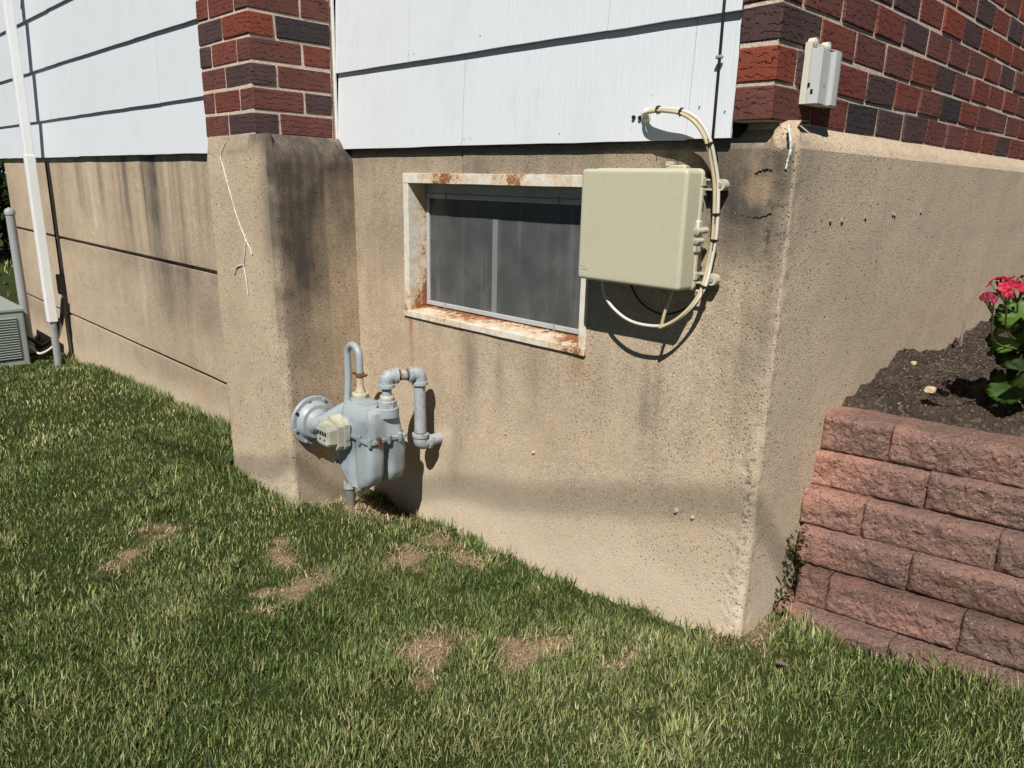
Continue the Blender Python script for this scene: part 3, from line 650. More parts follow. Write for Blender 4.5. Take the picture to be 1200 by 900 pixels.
for lo, hi in (((SX0, SY, SZ0), (SX1, SY + .016, SZ0 + fr)), ((SX0, SY, SZ1 - fr), (SX1, SY + .016, SZ1)), ((SX0, SY + .0005, SZ0 + fr), (SX0 + fr, SY + .0155, SZ1 - fr)), ((SX1 - fr, SY + .0005, SZ0 + fr), (SX1, SY + .0155, SZ1 - fr))): add_box(bm, lo, hi, .002)
add_box(bm, (SX0, SY + .004, SZ1 + .001), (SX1, SY + .02, WZ1 - fw + .003)); from_bm('sash', bm, M['alum'], win)
bm = bmesh.new(); add_box(bm, (SX0 + fr - .003, SY + .007, SZ0 + fr - .003), (SX1 - fr + .003, SY + .010, SZ1 - fr + .003)); from_bm('pane', bm, M['pane'], win)
for x in (SX0 + .11, SX1 - .16):
    for z in (SZ0 + .008, SZ1 - .006):
        bm = bmesh.new(); add_box(bm, (x - .0015, SY - .004, z - .012), (x + .0015, SY + .001, z + .012)); from_bm('clip', bm, M['galv'], win)
bm = bmesh.new(); add_box(bm, (-.990, SY + .0058, SZ0 + fr - .001), (-.966, SY + .0069, SZ1 - .075)); from_bm('tape_strip', bm, mat_paint('grey_tape', (.19, .195, .195), .5, .4), win)
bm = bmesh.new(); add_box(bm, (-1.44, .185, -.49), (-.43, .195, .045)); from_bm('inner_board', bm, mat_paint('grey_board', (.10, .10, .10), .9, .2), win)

# ================================================================== downspout and the things at the far end
ds = tag(empty('downspout', (-5.14, -.24, -1.3)), 'white metal downspout on the grooved foundation', 'downspout')
DX, DY = -5.14, -.24
bm = bmesh.new(); add_box(bm, (DX - .028, DY - .027, -.06), (DX + .028, DY + .027, 2.2), .006, 2); from_bm('pipe', bm, M['spout'], ds)
bm = bmesh.new(); add_box(bm, (DX - .031, DY - .030, -1.02), (DX + .031, DY + .030, .11), .006, 2); from_bm('lower_pipe', bm, M['spout'], ds)
bm = bmesh.new(); add_tube(bm, [(DX, DY, -1.36), (DX, DY, -1.0)], .024, 12); from_bm('drain_stub', bm, M['galv'], ds)
for z in (1.2,):
    bm = bmesh.new(); add_box(bm, (DX - .043, DY - .039, z), (DX + .043, DY + .09, z + .02), .002); from_bm('strap', bm, M['spout'], ds)
dbx = tag(empty('disconnect_box', (-5.12, -.14, -1.0)), 'small dark electrical box on the wall behind the downspout', 'electrical box')
bm = bmesh.new(); add_box(bm, (-5.24, -.160, -.84), (-5.17, -.118, -.70), .006, 2); from_bm('box', bm, mat_paint('dark_grey_box', (.05, .05, .05), .6, .2), dbx)
bm = bmesh.new(); add_tube(bm, [(-5.20, -.138, -.84), (-5.20, -.138, -1.36)], .010, 10); from_bm('conduit', bm, M['galv'], dbx)
bm = bmesh.new(); add_tube(bm, [(-5.20, -.135, -.70), (-5.20, -.135, .07)], .005, 8); from_bm('feed_cable', bm, M['black'], dbx)
wh = tag(empty('cable_tangle', (-5.35, -.25, -1.3)), 'loose black and white cables at the foot of the downspout', 'cable')
for pts, m_, r in (([(-5.12, -.16, -.86), (-5.18, -.19, -1.08), (-5.36, -.27, -1.22), (-5.45, -.33, -1.18), (-5.5, -.40, -1.16)], 'black', .013), ([(-5.14, -.16, -.86), (-5.18, -.21, -1.15), (-5.30, -.30, -1.27), (-5.42, -.34, -1.24), (-5.5, -.40, -1.2)], 'cable', .009), ([(-5.14, -.2, -1.0), (-5.2, -.23, -1.16), (-5.38, -.30, -1.28), (-5.5, -.38, -1.3)], 'black', .009)):
    bm = bmesh.new(); add_tube(bm, spline(pts, 6), r, 8); from_bm('cable', bm, M[m_], wh, 60)
ac = tag(empty('air_conditioner', (-5.7, -.78, -1.34)), 'grey green air conditioner unit with louvred grille by the wall', 'air conditioner')
AX1, AX0, AY1, AY0, AZ0, AZ1 = -5.30, -6.05, -.375, -1.12, -1.345, -.94
bm = bmesh.new(); add_box(bm, (AX0, AY0, AZ0), (AX1, AY1, AZ1), .012, 2); from_bm('cabinet', bm, M['ac'], ac)
bm = bmesh.new(); add_box(bm, (AX0 - .008, AY0 - .008, AZ1 - .012), (AX1 + .008, AY1 + .008, AZ1 + .012), .006, 2); from_bm('lid', bm, M['ac'], ac)
bm = bmesh.new(); add_box(bm, (AX1 + .0005, AY0 + .05, AZ0 + .05), (AX1 + .002, AY1 - .05, AZ1 - .055)); from_bm('grille_back', bm, M['black'], ac)
for i in range(17):
    bm = bmesh.new(); z = AZ0 + .058 + i * .0177; add_box(bm, (AX1 + .001, AY0 + .05, z), (AX1 + .010, AY1 - .05, z + .009), rot=Matrix.Rotation(.4, 3, 'Y')); from_bm('louvre', bm, M['ac'], ac)
fp = tag(empty('fence_post', (-5.63, -.3, -1.35)), 'round grey metal fence post behind the air conditioner', 'post')
bm = bmesh.new(); add_tube(bm, [(-5.62, -.3, -1.4), (-5.63, -.3, -.29)], .030, 14); from_bm('tube', bm, M['galv'], fp, 50)
bm = bmesh.new(); add_tube(bm, [(-5.63, -.3, -.30), (-5.63, -.3, -.275), (-5.63, -.3, -.262), (-5.63, -.3, -.25)], [.036, .036, .026, .006], 14); from_bm('cap', bm, M['galv'], fp, 50)

# ================================================================== telecom box on the window wall
tb = tag(empty('utility_box', (-.306, -.02, -.24)), 'large beige plastic utility box overlapping the basement window', 'utility box')
BX0, BX1, BZ0, BZ1, BYF = -.446, -.133, -.238, .0390, -.100
def rounded_plate(name, x0, x1, z0, z1, yb, yf, r, edge, mat, parent, seg=6):
    """plate with rounded outline in xz, front edge rolled back"""
    bm = bmesh.new(); rings = []
    def outline(ins, y):
        pts = []
        rr = max(r - ins, .002)
        for cx, cz, a0 in ((x1 - ins - rr, z1 - ins - rr, 0), (x0 + ins + rr, z1 - ins - rr, 90), (x0 + ins + rr, z0 + ins + rr, 180), (x1 - ins - rr, z0 + ins + rr, 270)):
            for q in range(seg + 1):
                a = math.radians(a0 + 90 * q / seg); pts.append(bm.verts.new((cx + rr * math.cos(a), y, cz + rr * math.sin(a))))
        return pts
    prof = [(0, yb)] + [(edge * (1 - math.cos(t)), yf + edge * (1 - math.sin(t))) for t in (math.radians(90 * q / 5) for q in range(6))] + [(edge + .003, yf), (edge + .010, yf)]
    for ins, y in prof: rings.append(outline(ins, y))
    n = len(rings[0])
    for a, b in zip(rings, rings[1:]):
        for q in range(n): bm.faces.new((a[q], a[(q + 1) % n], b[(q + 1) % n], b[q]))
    bm.faces.new(rings[-1]); bm.faces.new(rings[0][::-1])
    return from_bm(name, bm, mat, parent, 45)
rounded_plate('cover', BX0, BX1, BZ0, BZ1, -.030, BYF, .011, .009, M['beige'], tb)
rounded_plate('cover_rim', BX0 - .003, BX1 + .004, BZ0 - .003, BZ1 + .003, -.034, -.043, .014, .003, M['beige'], tb)
rounded_plate('body', BX0 + .012, BX1 - .022, BZ0 + .012, BZ1 - .010, .026, -.0335, .012, .002, M['beige_dark'], tb)
for z in (-.012, -.085, -.160):
    bm = bmesh.new(); add_box(bm, (BX0 - .010, -.050, z - .016), (BX0 - .001, -.028, z - .003), .002); add_box(bm, (BX0 - .010, -.050, z + .003), (BX0 - .001, -.028, z + .016), .002); h_ = from_bm('hinge', bm, M['beige'], tb)
    bm = bmesh.new(); add_tube(bm, [(BX0 - .006, -.040, z - .003), (BX0 - .006, -.040, z + .003)], .003, 8); from_bm('pin', bm, M['black'], h_)
# latch on the right side
bm = bmesh.new(); add_box(bm, (BX1 - .012, -.050, -.150), (BX1 + .008, -.030, -.075), .003)
add_tube(bm, [(BX1 + .006, -.056, -.100), (BX1 + .006, -.012, -.098)], .008, 12); add_tube(bm, [(BX1 + .006, -.054, -.122), (BX1 + .006, -.026, -.122)], .007, 12); from_bm('latch', bm, M['beige'], tb, 40)
bm = bmesh.new(); add_tube(bm, [(BX1 + .006, -.0575, -.100), (BX1 + .006, -.0555, -.100)], .0045, 10); add_tube(bm, [(BX1 + .006, -.0555, -.122), (BX1 + .006, -.0535, -.122)], .004, 10); from_bm('screw', bm, M['galv'], tb)
for z in (.012, -.205):
    bm = bmesh.new(); add_box(bm, (BX1 + .001, -.045, z - .010), (BX1 + .006, -.031, z + .010), .0015); from_bm('side_clip', bm, M['beige'], tb)
# slotted mounting ears
def ear(z, zd):
    bm = bmesh.new()
    for dz in (-.011, .011): add_box(bm, (BX1 - .015, -.004, z + dz - .0025), (BX1 + .028, .012, z + dz + .0025), .001)
    add_tube(bm, [(BX1 + .028, -.006, z), (BX1 + .028, .014, z)], .0135, 14); add_box(bm, (BX1 - .015, .011, z - .0135), (BX1 + .028, .016, z + .0135))
    e = from_bm('mounting_ear', bm, M['beige'], tb, 40)
    bm = bmesh.new(); add_tube(bm, [(BX1 + .028, -.009, z), (BX1 + .028, -.005, z)], .006, 8); from_bm('screw', bm, M['galv'], e)
ear(.006, 0); ear(-.214, 0)
bm = bmesh.new(); add_box(bm, (-.262, .0, BZ1 - .012), (-.206, .022, BZ1 + .012), .003); add_tube(bm, [(-.256, .0, BZ1 + .014), (-.256, .02, BZ1 + .014)], .007, 10); from_bm('mounting_ear', bm, M['beige'], tb, 40)
# small embossed oval badge low on the cover
bm = bmesh.new(); add_tube(bm, [(-.424 + .016 * math.cos(a), BYF - .0001, -.207 + .0055 * math.sin(a)) for a in [2 * math.pi * i / 24 for i in range(25)]], .0009, 6); add_box(bm, (-.432, BYF - .0008, -.2085), (-.416, BYF + .001, -.2055)); from_bm('badge', bm, M['beige'], tb)

# ================================================================== cables by the telecom box
cb = tag(empty('cable_bundle', (-.33, 0, .17)), 'off-white cable bundle looping round the beige utility box', 'cable')
main = [(-.331, .012, .171), (-.322, -.008, .173), (-.300, -.026, .1765), (-.265, -.036, .178), (-.235, -.040, .176), (-.199, -.040, .170), (-.166, -.038, .155), (-.143, -.032, .131), (-.126, -.026, .099), (-.118, -.014, .057), (-.110, -.006, .009), (-.105, -.004, -.058), (-.104, -.004, -.118), (-.110, -.006, -.179), (-.112, -.018, -.228), (-.128, -.030, -.270), (-.161, -.040, -.309), (-.200, -.048, -.334)]
def offset(p, o): return [(a + o[0], b + o[1], c + o[2]) for a, b, c in p]
tails = {0: [(-.258, -.050, -.341), (-.312, -.050, -.334), (-.361, -.050, -.309), (-.391, -.048, -.279), (-.405, -.040, -.245), (-.405, -.02, -.21)], 1: [(-.206, -.050, -.332), (-.199, -.050, -.300), (-.190, -.046, -.262), (-.188, -.03, -.22)], 2: []}
for i, (o, m_, r, end) in enumerate((((0, 0, 0), 'cable', .0042, len(main)), ((-.007, -.004, -.005), 'cable_tan', .0042, len(main)), ((-.004, .006, .001), 'cable', .0036, 15))):
    p = offset(main[:end], o) if end == len(main) else offset(main[:end], o) + [(-.135, -.010, -.244), (-.165, -.006, -.236), (-.18, 0, -.22)]
    bm = bmesh.new(); add_tube(bm, spline(p + tails[i], 8), r, 8); from_bm('cable', bm, M[m_], cb, 60)
for q in (3, 5, 8, 11, 12, 14):
    p = Vector(main[q]); d = (Vector(main[q + 1]) - Vector(main[q - 1])).normalized()
    bm = bmesh.new(); c = p + Vector((-.0035, -.001, -.002)); add_tube(bm, [c - d * .002, c + d * .002], .0098, 10)
    u, w = frame_for(d); add_tube(bm, [c, c + Vector((.006, -.014, -.012))], .0013, 5); from_bm('cable_tie', bm, M['black'], cb)
bm = bmesh.new(); bmesh.ops.create_icosphere(bm, subdivisions=3, radius=1)
for v in bm.verts: v.co = Vector((-.335, .006, .169)) + Vector((v.co.x * .014, v.co.y * .008, v.co.z * .017)) * (1 + .4 * float(fbm(v.co.x * 3, v.co.y * 3, v.co.z * 3, 5, 3)))
from_bm('sealant', bm, M['caulk'], cb, 50)
# thin black loop hanging behind the box
bl = tag(empty('black_wire', (-.27, .02, -.3)), 'thin black wire sagging under the beige utility box in its shadow', 'cable')
bm = bmesh.new(); add_tube(bm, spline([(-.37, .018, -.22), (-.35, .015, -.262), (-.31, .012, -.300), (-.25, .012, -.318), (-.19, .014, -.300), (-.15, .016, -.262), (-.14, .018, -.22)], 8), .0028, 6); from_bm('wire', bm, M['black'], bl)
# black drop cable running down the siding
dc = tag(empty('drop_cable', (-.14, 0, .1)), 'black cable running straight down the white siding near the brick corner', 'cable')
bm = bmesh.new(); add_tube(bm, [(-.150 + .012 * t + .0015 * math.sin(9 * t), .0005 + .002 * math.sin(5 * t), 2.2 - 2.10 * t) for t in [i / 40 for i in range(41)]] + [(-.1375, .012, .09), (-.137, .026, .06)], .0036, 8); from_bm('cable', bm, M['black'], dc, 60)
for z in (.285, .9, 1.5):
    bm = bmesh.new(); add_box(bm, (-.1475, -.006, z - .004), (-.1315, .006, z + .004), .002); c_ = from_bm('clip', bm, M['galv'], dc)
# small connection box on the brick side wall
sb = tag(empty('connection_box', (.02, .173, .185)), 'small off-white connection box mounted low on the brick wall', 'connection box')
def prism_z(bm, poly, z0, z1):
    a = [bm.verts.new((x, y, z0)) for x, y in poly]; b = [bm.verts.new((x, y, z1)) for x, y in poly]; n = len(poly)
    for i in range(n): bm.faces.new((a[i], a[(i + 1) % n], b[(i + 1) % n], b[i]))
    bm.faces.new(a[::-1]); bm.faces.new(b)
bm = bmesh.new(); prism_z(bm, [(.001, .124), (.016, .124), (.016, .222), (.001, .222)], .188, .318); from_bm('back_plate', bm, M['platew'], sb)
bm = bmesh.new(); prism_z(bm, [(.0165, .1225), (.043, .1235), (.043, .170), (.050, .180), (.050, .205), (.045, .2235), (.0165, .2235)], .186, .304)
bmesh.ops.bevel(bm, geom=bm.edges[:], offset=.002, segments=2, affect='EDGES'); from_bm('cover', bm, M['plate'], sb)
for y in (.137, .205):
    bm = bmesh.new(); add_tube(bm, [(.004, y, .318), (.020, y, .318)], .0095, 14); add_tube(bm, [(.0195, y, .318), (.0215, y, .318)], .005, 10); from_bm('mounting_lug', bm, M['platew'], sb, 40)
for (x, z) in ((.020, .228), (.028, .214)):
    bm = bmesh.new(); prism_z(bm, [(x - .003, .1222), (x + .003, .1222), (x, .1227)], z - .006, z + .004); from_bm('notch', bm, M['black'], sb)
bm = bmesh.new(); add_tube(bm, [(.0428, .150, .226), (.0438, .150, .226)], .002, 8); from_bm('screw', bm, M['black'], sb)

# ================================================================== gas meter
gm = tag(empty('gas_meter', (-1.295, -.185, -1.06)), 'grey-blue gas meter with pipework against the foundation', 'gas meter')
MC = Vector((-1.292, -.186, 0)); HX, HY = .112, .080
def rr_outline(sx, sy, r, n=10, notch=0.0, notchw=.022):
    pts = []
    for cx, cy, a0 in ((sx - r, sy - r, 0), (-sx + r, sy - r, 90), (-sx + r, -sy + r, 180), (sx - r, -sy + r, 270)):
        for q in range(n + 1):
            a = math.radians(a0 + 90 * q / n); pts.append([cx + r * math.cos(a), cy + r * math.sin(a)])
    # densify
    out = []
    for i in range(len(pts)):
        a, b = pts[i], pts[(i + 1) % len(pts)]; d = math.hypot(b[0] - a[0], b[1] - a[1]); k = max(1, int(d / .008))
        for t in range(k): out.append([a[0] + (b[0] - a[0]) * t / k, a[1] + (b[1] - a[1]) * t / k])
    for p in out:
        if notch:
            p[0] *= 1 - notch * math.exp(-(p[1] / notchw) ** 2) * (abs(p[0]) > sx * .5)
            p[1] *= 1 - .5 * notch * math.exp(-(p[0] / notchw) ** 2) * (abs(p[1]) > sy * .5)
    return out
def loft(name, secs, mat, parent, shade=50, n=120):
    """secs: (z, outline, dx, dy)"""
    bm = bmesh.new(); rings = []
    for z, ol, dx, dy in secs:
        P = np.array(ol + [ol[0]]); L = np.concatenate([[0], np.cumsum(np.hypot(*np.diff(P, axis=0).T))]); t = np.linspace(0, L[-1], n, endpoint=False)
        X = np.interp(t, L, P[:, 0]); Y = np.interp(t, L, P[:, 1])
        rings.append([bm.verts.new((MC.x + dx + x, MC.y + dy + y, z)) for x, y in zip(X, Y)])
    for a, b in zip(rings, rings[1:]):
        for q in range(n): bm.faces.new((a[q], a[(q + 1) % n], b[(q + 1) % n], b[q]))
    bm.faces.new(rings[0][::-1]); bm.faces.new(rings[-1])
    return from_bm(name, bm, mat, parent, shade)
ZF = -.862
up_ = loft('upper_case', [(ZF, rr_outline(HX * .97, HY * .97, .03, notch=.05, notchw=.03), 0, 0), (ZF + .012, rr_outline(HX * .93, HY * .92, .03, notch=.06, notchw=.03), 0, 0), (ZF + .060, rr_outline(HX * .87, HY * .82, .022, notch=.06, notchw=.02), 0, 0), (ZF + .092, rr_outline(HX * .82, HY * .74, .022), 0, 0), (ZF + .100, rr_outline(HX * .72, HY * .58, .025), 0, 0), (ZF + .106, rr_outline(HX * .62, HY * .46, .022), 0, 0)], M['meter'], gm)
lo_ = loft('lower_case', [(ZF - .001, rr_outline(HX * .96, HY * .97, .024, notch=.26, notchw=.012), 0, 0), (ZF - .05, rr_outline(HX * .96, HY * .99, .020, notch=.36, notchw=.012), 0, 0), (ZF - .125, rr_outline(HX * .93, HY * .99, .022, notch=.40, notchw=.013), 0, -.001), (ZF - .160, rr_outline(HX * .80, HY * .97, .022, notch=.40, notchw=.016), 0, -.002), (ZF - .180, rr_outline(HX * .56, HY * .92, .028, notch=.42, notchw=.022), 0, -.005), (ZF - .196, rr_outline(HX * .34, HY * .86, .022, notch=.3), 0, -.008)], M['meter'], gm)
loft('flange', [(ZF - .007, rr_outline(HX * 1.02, HY * 1.05, .030, notch=.07, notchw=.03), 0, 0), (ZF - .005, rr_outline(HX * 1.05, HY * 1.08, .032, notch=.07, notchw=.03), 0, 0), (ZF + .004, rr_outline(HX * 1.05, HY * 1.08, .032, notch=.07, notchw=.03), 0, 0), (ZF + .006, rr_outline(HX * 1.0, HY * 1.03, .030, notch=.07, notchw=.03), 0, 0)], M['meter'], gm)
for i, (fx, fy) in enumerate(((1.0, -.55), (1.0, .55), (.97, 0), (.45, -1.04), (-.45, -1.04), (-1, -.5), (-1, .5), (.5, 1.02), (.92, -.95))):
    bm = bmesh.new(); p = (MC.x + HX * fx, MC.y + HY * fy); add_tube(bm, [(p[0], p[1], ZF - .016), (p[0], p[1], ZF - .006), (p[0], p[1], ZF + .014), (p[0], p[1], ZF + .017)], [.006, .0085, .0085, .005], 8); from_bm('bolt', bm, M['rust'] if i == 0 else M['meter'], gm, 40)
# recessed badge plate on top
bm = bmesh.new(); add_box(bm, (MC.x - .030, MC.y - .032, ZF + .104), (MC.x + .022, MC.y + .018, ZF + .111), .003); from_bm('top_plate', bm, M['meter'], gm)
# outlet: union nut, stub, elbows, riser, stub into the wall
ox, oy = -1.218, -.166; ix, iy = -1.378, -.168
def nut(name, x, y, z0, z1, r, mat, seg=8, parent=None):
    bm = bmesh.new(); add_tube(bm, [(x, y, z0), (x, y, z0 + .003), (x, y, z1 - .003), (x, y, z1)], [r * .93, r, r, r * .92], seg); return from_bm(name, bm, M[mat], parent or gm, 35)
nut('outlet_boss', ox, oy, ZF + .07, ZF + .106, .040, 'meter', 20); nut('union_nut', ox, oy, ZF + .104, ZF + .130, .034, 'pipe')
nut('union_collar', ox, oy, ZF + .130, ZF + .146, .025, 'index', 14)
nut('inlet_boss', ix, iy, ZF + .07, ZF + .104, .036, 'meter', 20); nut('union_nut', ix, iy, ZF + .101, ZF + .122, .031, 'index')
ez = -.648; rx, ry = -1.176, -.056
bm = bmesh.new(); add_tube(bm, [(ox, oy, ZF + .14), (ox, oy, ez - .03)], .0168, 16); from_bm('nipple', bm, M['pipe'], gm, 50)
hd = (Vector((rx, ry, ez)) - Vector((ox, oy, ez))).normalized()
def elbow(p, d1, d2, r=.0245, ln=.036):
    p = Vector(p); a = p + Vector(d1) * ln; b = p + Vector(d2) * ln
    bm = bmesh.new(); add_tube(bm, fillet([a, p, b], ln * .95, 9), r, 18)
    for q, d in ((a, Vector(d1)), (b, Vector(d2))): add_tube(bm, [q - d * .010, q - d * .008, q + d * .003, q + d * .005], [r, r * 1.16, r * 1.16, r * 1.0], 18)
    return from_bm('elbow', bm, M['pipe'], gm, 50)
elbow((ox, oy, ez), (0, 0, -1), hd); elbow((rx, ry, ez), -hd, (0, 0, -1))
a, b = Vector((ox, oy, ez)), Vector((rx, ry, ez))
bm = bmesh.new(); add_tube(bm, [a + hd * .03, b - hd * .03], .0185, 16); n_ = from_bm('nipple', bm, M['pipe'], gm, 50)
for s_ in (a + hd * .043, b - hd * .043):
    bm = bmesh.new(); add_tube(bm, [s_ - hd * .006, s_ + hd * .006], .0195, 16); from_bm('rusty_thread', bm, M['rust'], n_, 50)
bm = bmesh.new(); add_tube(bm, [(rx, ry, ez - .03), (rx, ry, -.880)], .0205, 18); ri = from_bm('riser', bm, M['pipe'], gm, 50)
bm = bmesh.new(); add_tube(bm, [(rx, ry, -.877), (rx, ry, -.862)], .0212, 18); from_bm('rusty_thread', bm, M['rust'], ri, 50)
elbow((rx, ry, -.905), (0, 0, 1), (0, 1, 0), .0255, .034)
bm = bmesh.new(); add_tube(bm, [(rx, ry + .02, -.905), (rx, .06, -.905)], .0205, 18); from_bm('wall_stub', bm, M['pipe'], gm, 50)
# inlet: J shaped pipe with rusty clamp
jx = -1.455
bm = bmesh.new(); add_tube(bm, [(ix, iy, ZF + .12), (ix, iy, ZF + .135), (ix, iy, ZF + .15), (ix, iy, -.668)], [.020, .016, .0125, .0115], 14); from_bm('inlet_neck', bm, mat_paint('weathered_neck', (.48, .42, .30), .7, .6, (.16, .08, .04), .3, 3, rust=.4), gm, 50)
bm = bmesh.new(); bmz = -.612
arc = [((ix + jx) / 2 + (ix - jx) / 2 * math.cos(t), iy, bmz + .040 * math.sin(t)) for t in [math.pi * i / 14 for i in range(15)]]
add_tube(bm, [(ix, iy, -.675)] + arc + [(jx, iy, -.70), (jx + .004, iy - .01, -.80)], .0128, 14); from_bm('inlet_pipe', bm, M['meter'], gm, 60)
bm = bmesh.new(); add_tube(bm, [(ix, iy, -.680), (ix, iy, -.666)], .0165, 12); add_box(bm, (ix - .03, iy - .006, -.677), (ix + .03, iy + .006, -.668)); cl = from_bm('clamp', bm, M['rust'], gm)
for q in (-.026, .026):
    bm = bmesh.new(); add_tube(bm, [(ix + q, iy - .012, -.672), (ix + q, iy + .012, -.672)], .005, 8); from_bm('clamp_bolt', bm, M['rust'], cl)
# regulator: bolted round diaphragm case with a horn to the meter
RC = Vector((-1.600, -.236, -.882))
def disc_x(name, secs, mat, parent=None, seg=40):
    bm = bmesh.new(); add_tube(bm, [(RC.x + x, RC.y, RC.z) for x, r in secs], [r for x, r in secs], seg); return from_bm(name, bm, M[mat], parent or gm, 35)
rg = disc_x('regulator_case', [(-.028, .03), (-.022, .066), (-.008, .074), (.0, .094), (.010, .095), (.013, .092), (.0135, .076), (.030, .069), (.036, .063), (.037, .05), (.052, .034)], 'meter')
for i in range(8):
    a = 2 * math.pi * (i + .35) / 8; p = RC + Vector((.0, math.cos(a) * .085, math.sin(a) * .085))
    bm = bmesh.new(); add_tube(bm, [p + Vector((.010, 0, 0)), p + Vector((.020, 0, 0))], .0062, 6); from_bm('bolt', bm, M['galv'] if i % 3 else M['black'], gm)
bm = bmesh.new(); add_tube(bm, spline([RC + Vector((.03, -.005, -.006)), RC + Vector((.075, .004, .004)), RC + Vector((.115, .026, .036)), Vector((-1.44, -.180, -.812)), Vector((-1.39, -.178, -.80))], 6), [.034 - .006 * i / 24 for i in range(25)], 18); from_bm('regulator_horn', bm, M['meter'], gm, 60)
# index head with dial
IC = Vector((-1.352, -.268, -.858))
bm = bmesh.new(); add_tube(bm, [(IC.x, MC.y - HY * .7, IC.z), (IC.x, IC.y - .002, IC.z)], .052, 20); from_bm('index_collar', bm, M['meter'], gm, 40)
bm = bmesh.new()
def oct_ring(bm, y, hx, hz, c): return [bm.verts.new((IC.x + x, y, IC.z + z)) for x, z in ((hx, hz - c), (hx - c, hz), (-hx + c, hz), (-hx, hz - c), (-hx, -hz + c), (-hx + c, -hz), (hx - c, -hz), (hx, -hz + c))]
rings = [oct_ring(bm, y, hx, hz, c) for y, hx, hz, c in ((IC.y, .056, .056, .018), (IC.y - .022, .057, .057, .018), (IC.y - .0225, .053, .053, .017), (IC.y - .044, .051, .051, .017), (IC.y - .0445, .044, .040, .014), (IC.y - .072, .041, .036, .013), (IC.y - .076, .037, .032, .011))]
for A_, B_ in zip(rings, rings[1:]):
    for q in range(8): bm.faces.new((A_[q], A_[(q + 1) % 8], B_[(q + 1) % 8], B_[q]))
bm.faces.new(rings[0][::-1]); bm.faces.new(rings[-1]); idx = from_bm('index_head', bm, M['index'], gm, 30)
bm = bmesh.new(); add_tube(bm, [(IC.x, IC.y - .004, IC.z + .045), (IC.x, IC.y - .045, IC.z + .043)], .022, 14); add_tube(bm, [(IC.x, IC.y - .004, IC.z - .048), (IC.x, IC.y - .036, IC.z - .052)], .020, 14); from_bm('index_lug', bm, M['index'], idx, 40)
bm = bmesh.new(); add_box(bm, (IC.x - .033, IC.y - .0785, IC.z - .027), (IC.x + .033, IC.y - .0755, IC.z + .027), .001); from_bm('dial_face', bm, M['dial'], idx)
for q in range(4):
    bm = bmesh.new(); x = IC.x - .0235 + q * .0157; add_box(bm, (x - .005, IC.y - .0800, IC.z + .003), (x + .005, IC.y - .0783, IC.z + .017)); from_bm('digit_window', bm, M['black'], idx)
for q in (-.012, .016):
    bm = bmesh.new(); add_tube(bm, [(IC.x + q, IC.y - .0782, IC.z - .012), (IC.x + q, IC.y - .0800, IC.z - .012)], .004, 10); from_bm('test_dial', bm, M['black'], idx)
bm = bmesh.new(); add_box(bm, (IC.x + .0565, IC.y - .020, IC.z - .016), (IC.x + .0585, IC.y - .004, IC.z + .018)); from_bm('label_plate', bm, M['plate'], idx)
# service pipe out of the ground
bm = bmesh.new(); add_tube(bm, [(-1.395, -.215, -1.34), (-1.395, -.215, -1.16), (-1.395, -.215, -1.0)], .0175, 14); sp_ = from_bm('service_pipe', bm, mat_paint('weathered_pipe', (.16, .15, .13), .7, .5), gm, 60)
bm = bmesh.new(); add_tube(bm, [(-1.395, -.215, -1.10), (-1.395, -.215, -1.075)], .0235, 10); from_bm('coupling', bm, M['pipe'], sp_, 40)
bm = bmesh.new(); add_tube(bm, [(-1.40, -.27, -.985), (-1.40, -.235, -.985)], .007, 8); from_bm('lug', bm, M['meter'], gm)

